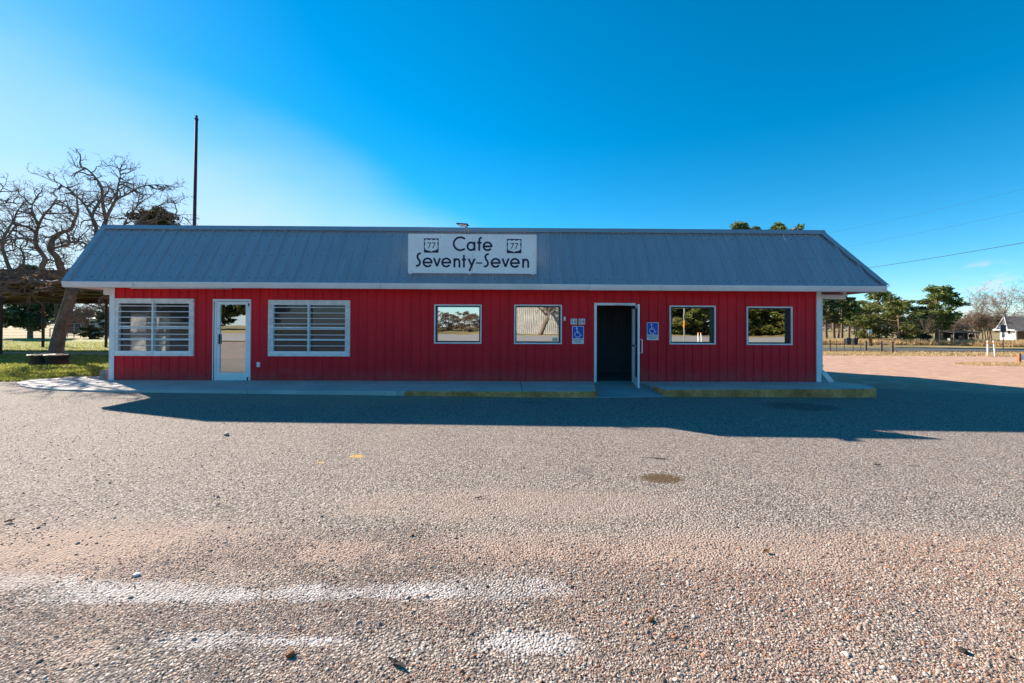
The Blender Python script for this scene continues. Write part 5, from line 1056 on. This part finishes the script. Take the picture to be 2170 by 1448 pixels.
ok = r.random(N) < dens * .95; X, Y = X[ok], Y[ok]; S = r.lognormal(math.log(.0033), .42, len(X)) * (.78 + .3 * sstep(-2.5, 1., X)); S = np.clip(S, .0022, .015)
gravel('gravel', np.stack([X, Y, G(X, Y) + S * .02], 1), S, 4, pm)
N = 26000; X = r.uniform(-9, 9, N); Y = 3. + 6.2 * r.random(N) ** 1.3; S = np.clip(r.lognormal(math.log(.0045), .4, N), .003, .014); gravel('scattered_gravel', np.stack([X, Y, G(X, Y) + S * .1], 1), S, 5, pm)

rl = random.Random(9)
def bit(name, u, v, L, w, m, label, cat, ang=0., curl=.3):
    q = gp(u, v); mb = MB(); n = 6; ca, sa = math.cos(ang), math.sin(ang); rows = []
    for k in range(n + 1):
        t = k / n - .5; ww = w * math.sin(math.pi * (k + .35) / (n + .7)); z = q.z + .006 + curl * L * (t * t) + rl.uniform(0, .004); rows.append([(q.x + ca * t * L - sa * s * ww + rl.uniform(-.002, .002), q.y + sa * t * L + ca * s * ww, z + abs(s) * ww * .5) for s in (-.5, 0, .5)])
    for a, b in zip(rows[:-1], rows[1:]):
        for j in range(2): mb.hexa([a[j], a[j + 1], b[j + 1], b[j]] + [(p[0], p[1], p[2] + .003) for p in (a[j], a[j + 1], b[j + 1], b[j])])
    mb.build(name, m, label=label, cat=cat)
bit('dry_leaf', 20, 1108, .06, .035, 'leafbrown', 'curled brown leaf on the gravel at the left edge', 'leaf', .8, .8)
bit('bark_strip', 840, 1410, .10, .022, 'bark_bit', 'dark strip of bark on the gravel near the bottom of the photograph', 'bark', -.5, .4)
bit('twig_piece', 1015, 1057, .09, .016, 'bark_bit', 'small dark twig lying in the middle of the lot', 'twig', .5, .2)
bit('bark_strip', 1400, 974, .16, .02, 'bark_bit', 'thin dark bark strip above the brown stain', 'bark', .1, .1)
bit('dry_leaf', 1625, 1172, .05, .03, 'leafbrown', 'rust coloured leaf lying at the right of the sandy band', 'leaf', .2, .4)
bit('dry_leaf', 1860, 987, .10, .03, 'bark_bit', 'dark leaf lying far right in the lot', 'leaf', 0, .2)
def rock(u, v, s, m, label, seed):
    import bmesh
    q = gp(u, v); bm = bmesh.new(); bmesh.ops.create_icosphere(bm, subdivisions=2, radius=s); rr = random.Random(seed)
    for w in bm.verts: w.co *= rr.uniform(.82, 1.15); w.co.z *= .65; w.co += Vector((q.x, q.y, q.z + s * .4))
    me = bpy.data.meshes.new('stone'); bm.to_mesh(me); bm.free(); me.materials.append(MT[m]); link(bpy.data.objects.new('stone', me), None, label, 'stone', 'larger loose stones')
rock(480, 923, .035, 'stone', 'pale stone left in the sunlit lot below the shadow edge', 1); rock(874, 1136, .014, 'leafbrown', 'small red brown stone in the middle of the lot', 2); rock(290, 1220, .017, 'white', 'flat white stone on the sandy band at the left', 3); rock(1378, 1316, .018, 'leafbrown', 'red brown stone among the pale gravel right of centre', 4); rock(2040, 1382, .019, 'bark_bit', 'dark stone among the gravel at the lower right', 5); rock(615, 1390, .02, 'leafbrown', 'rust brown stone in the lower left gravel', 6)
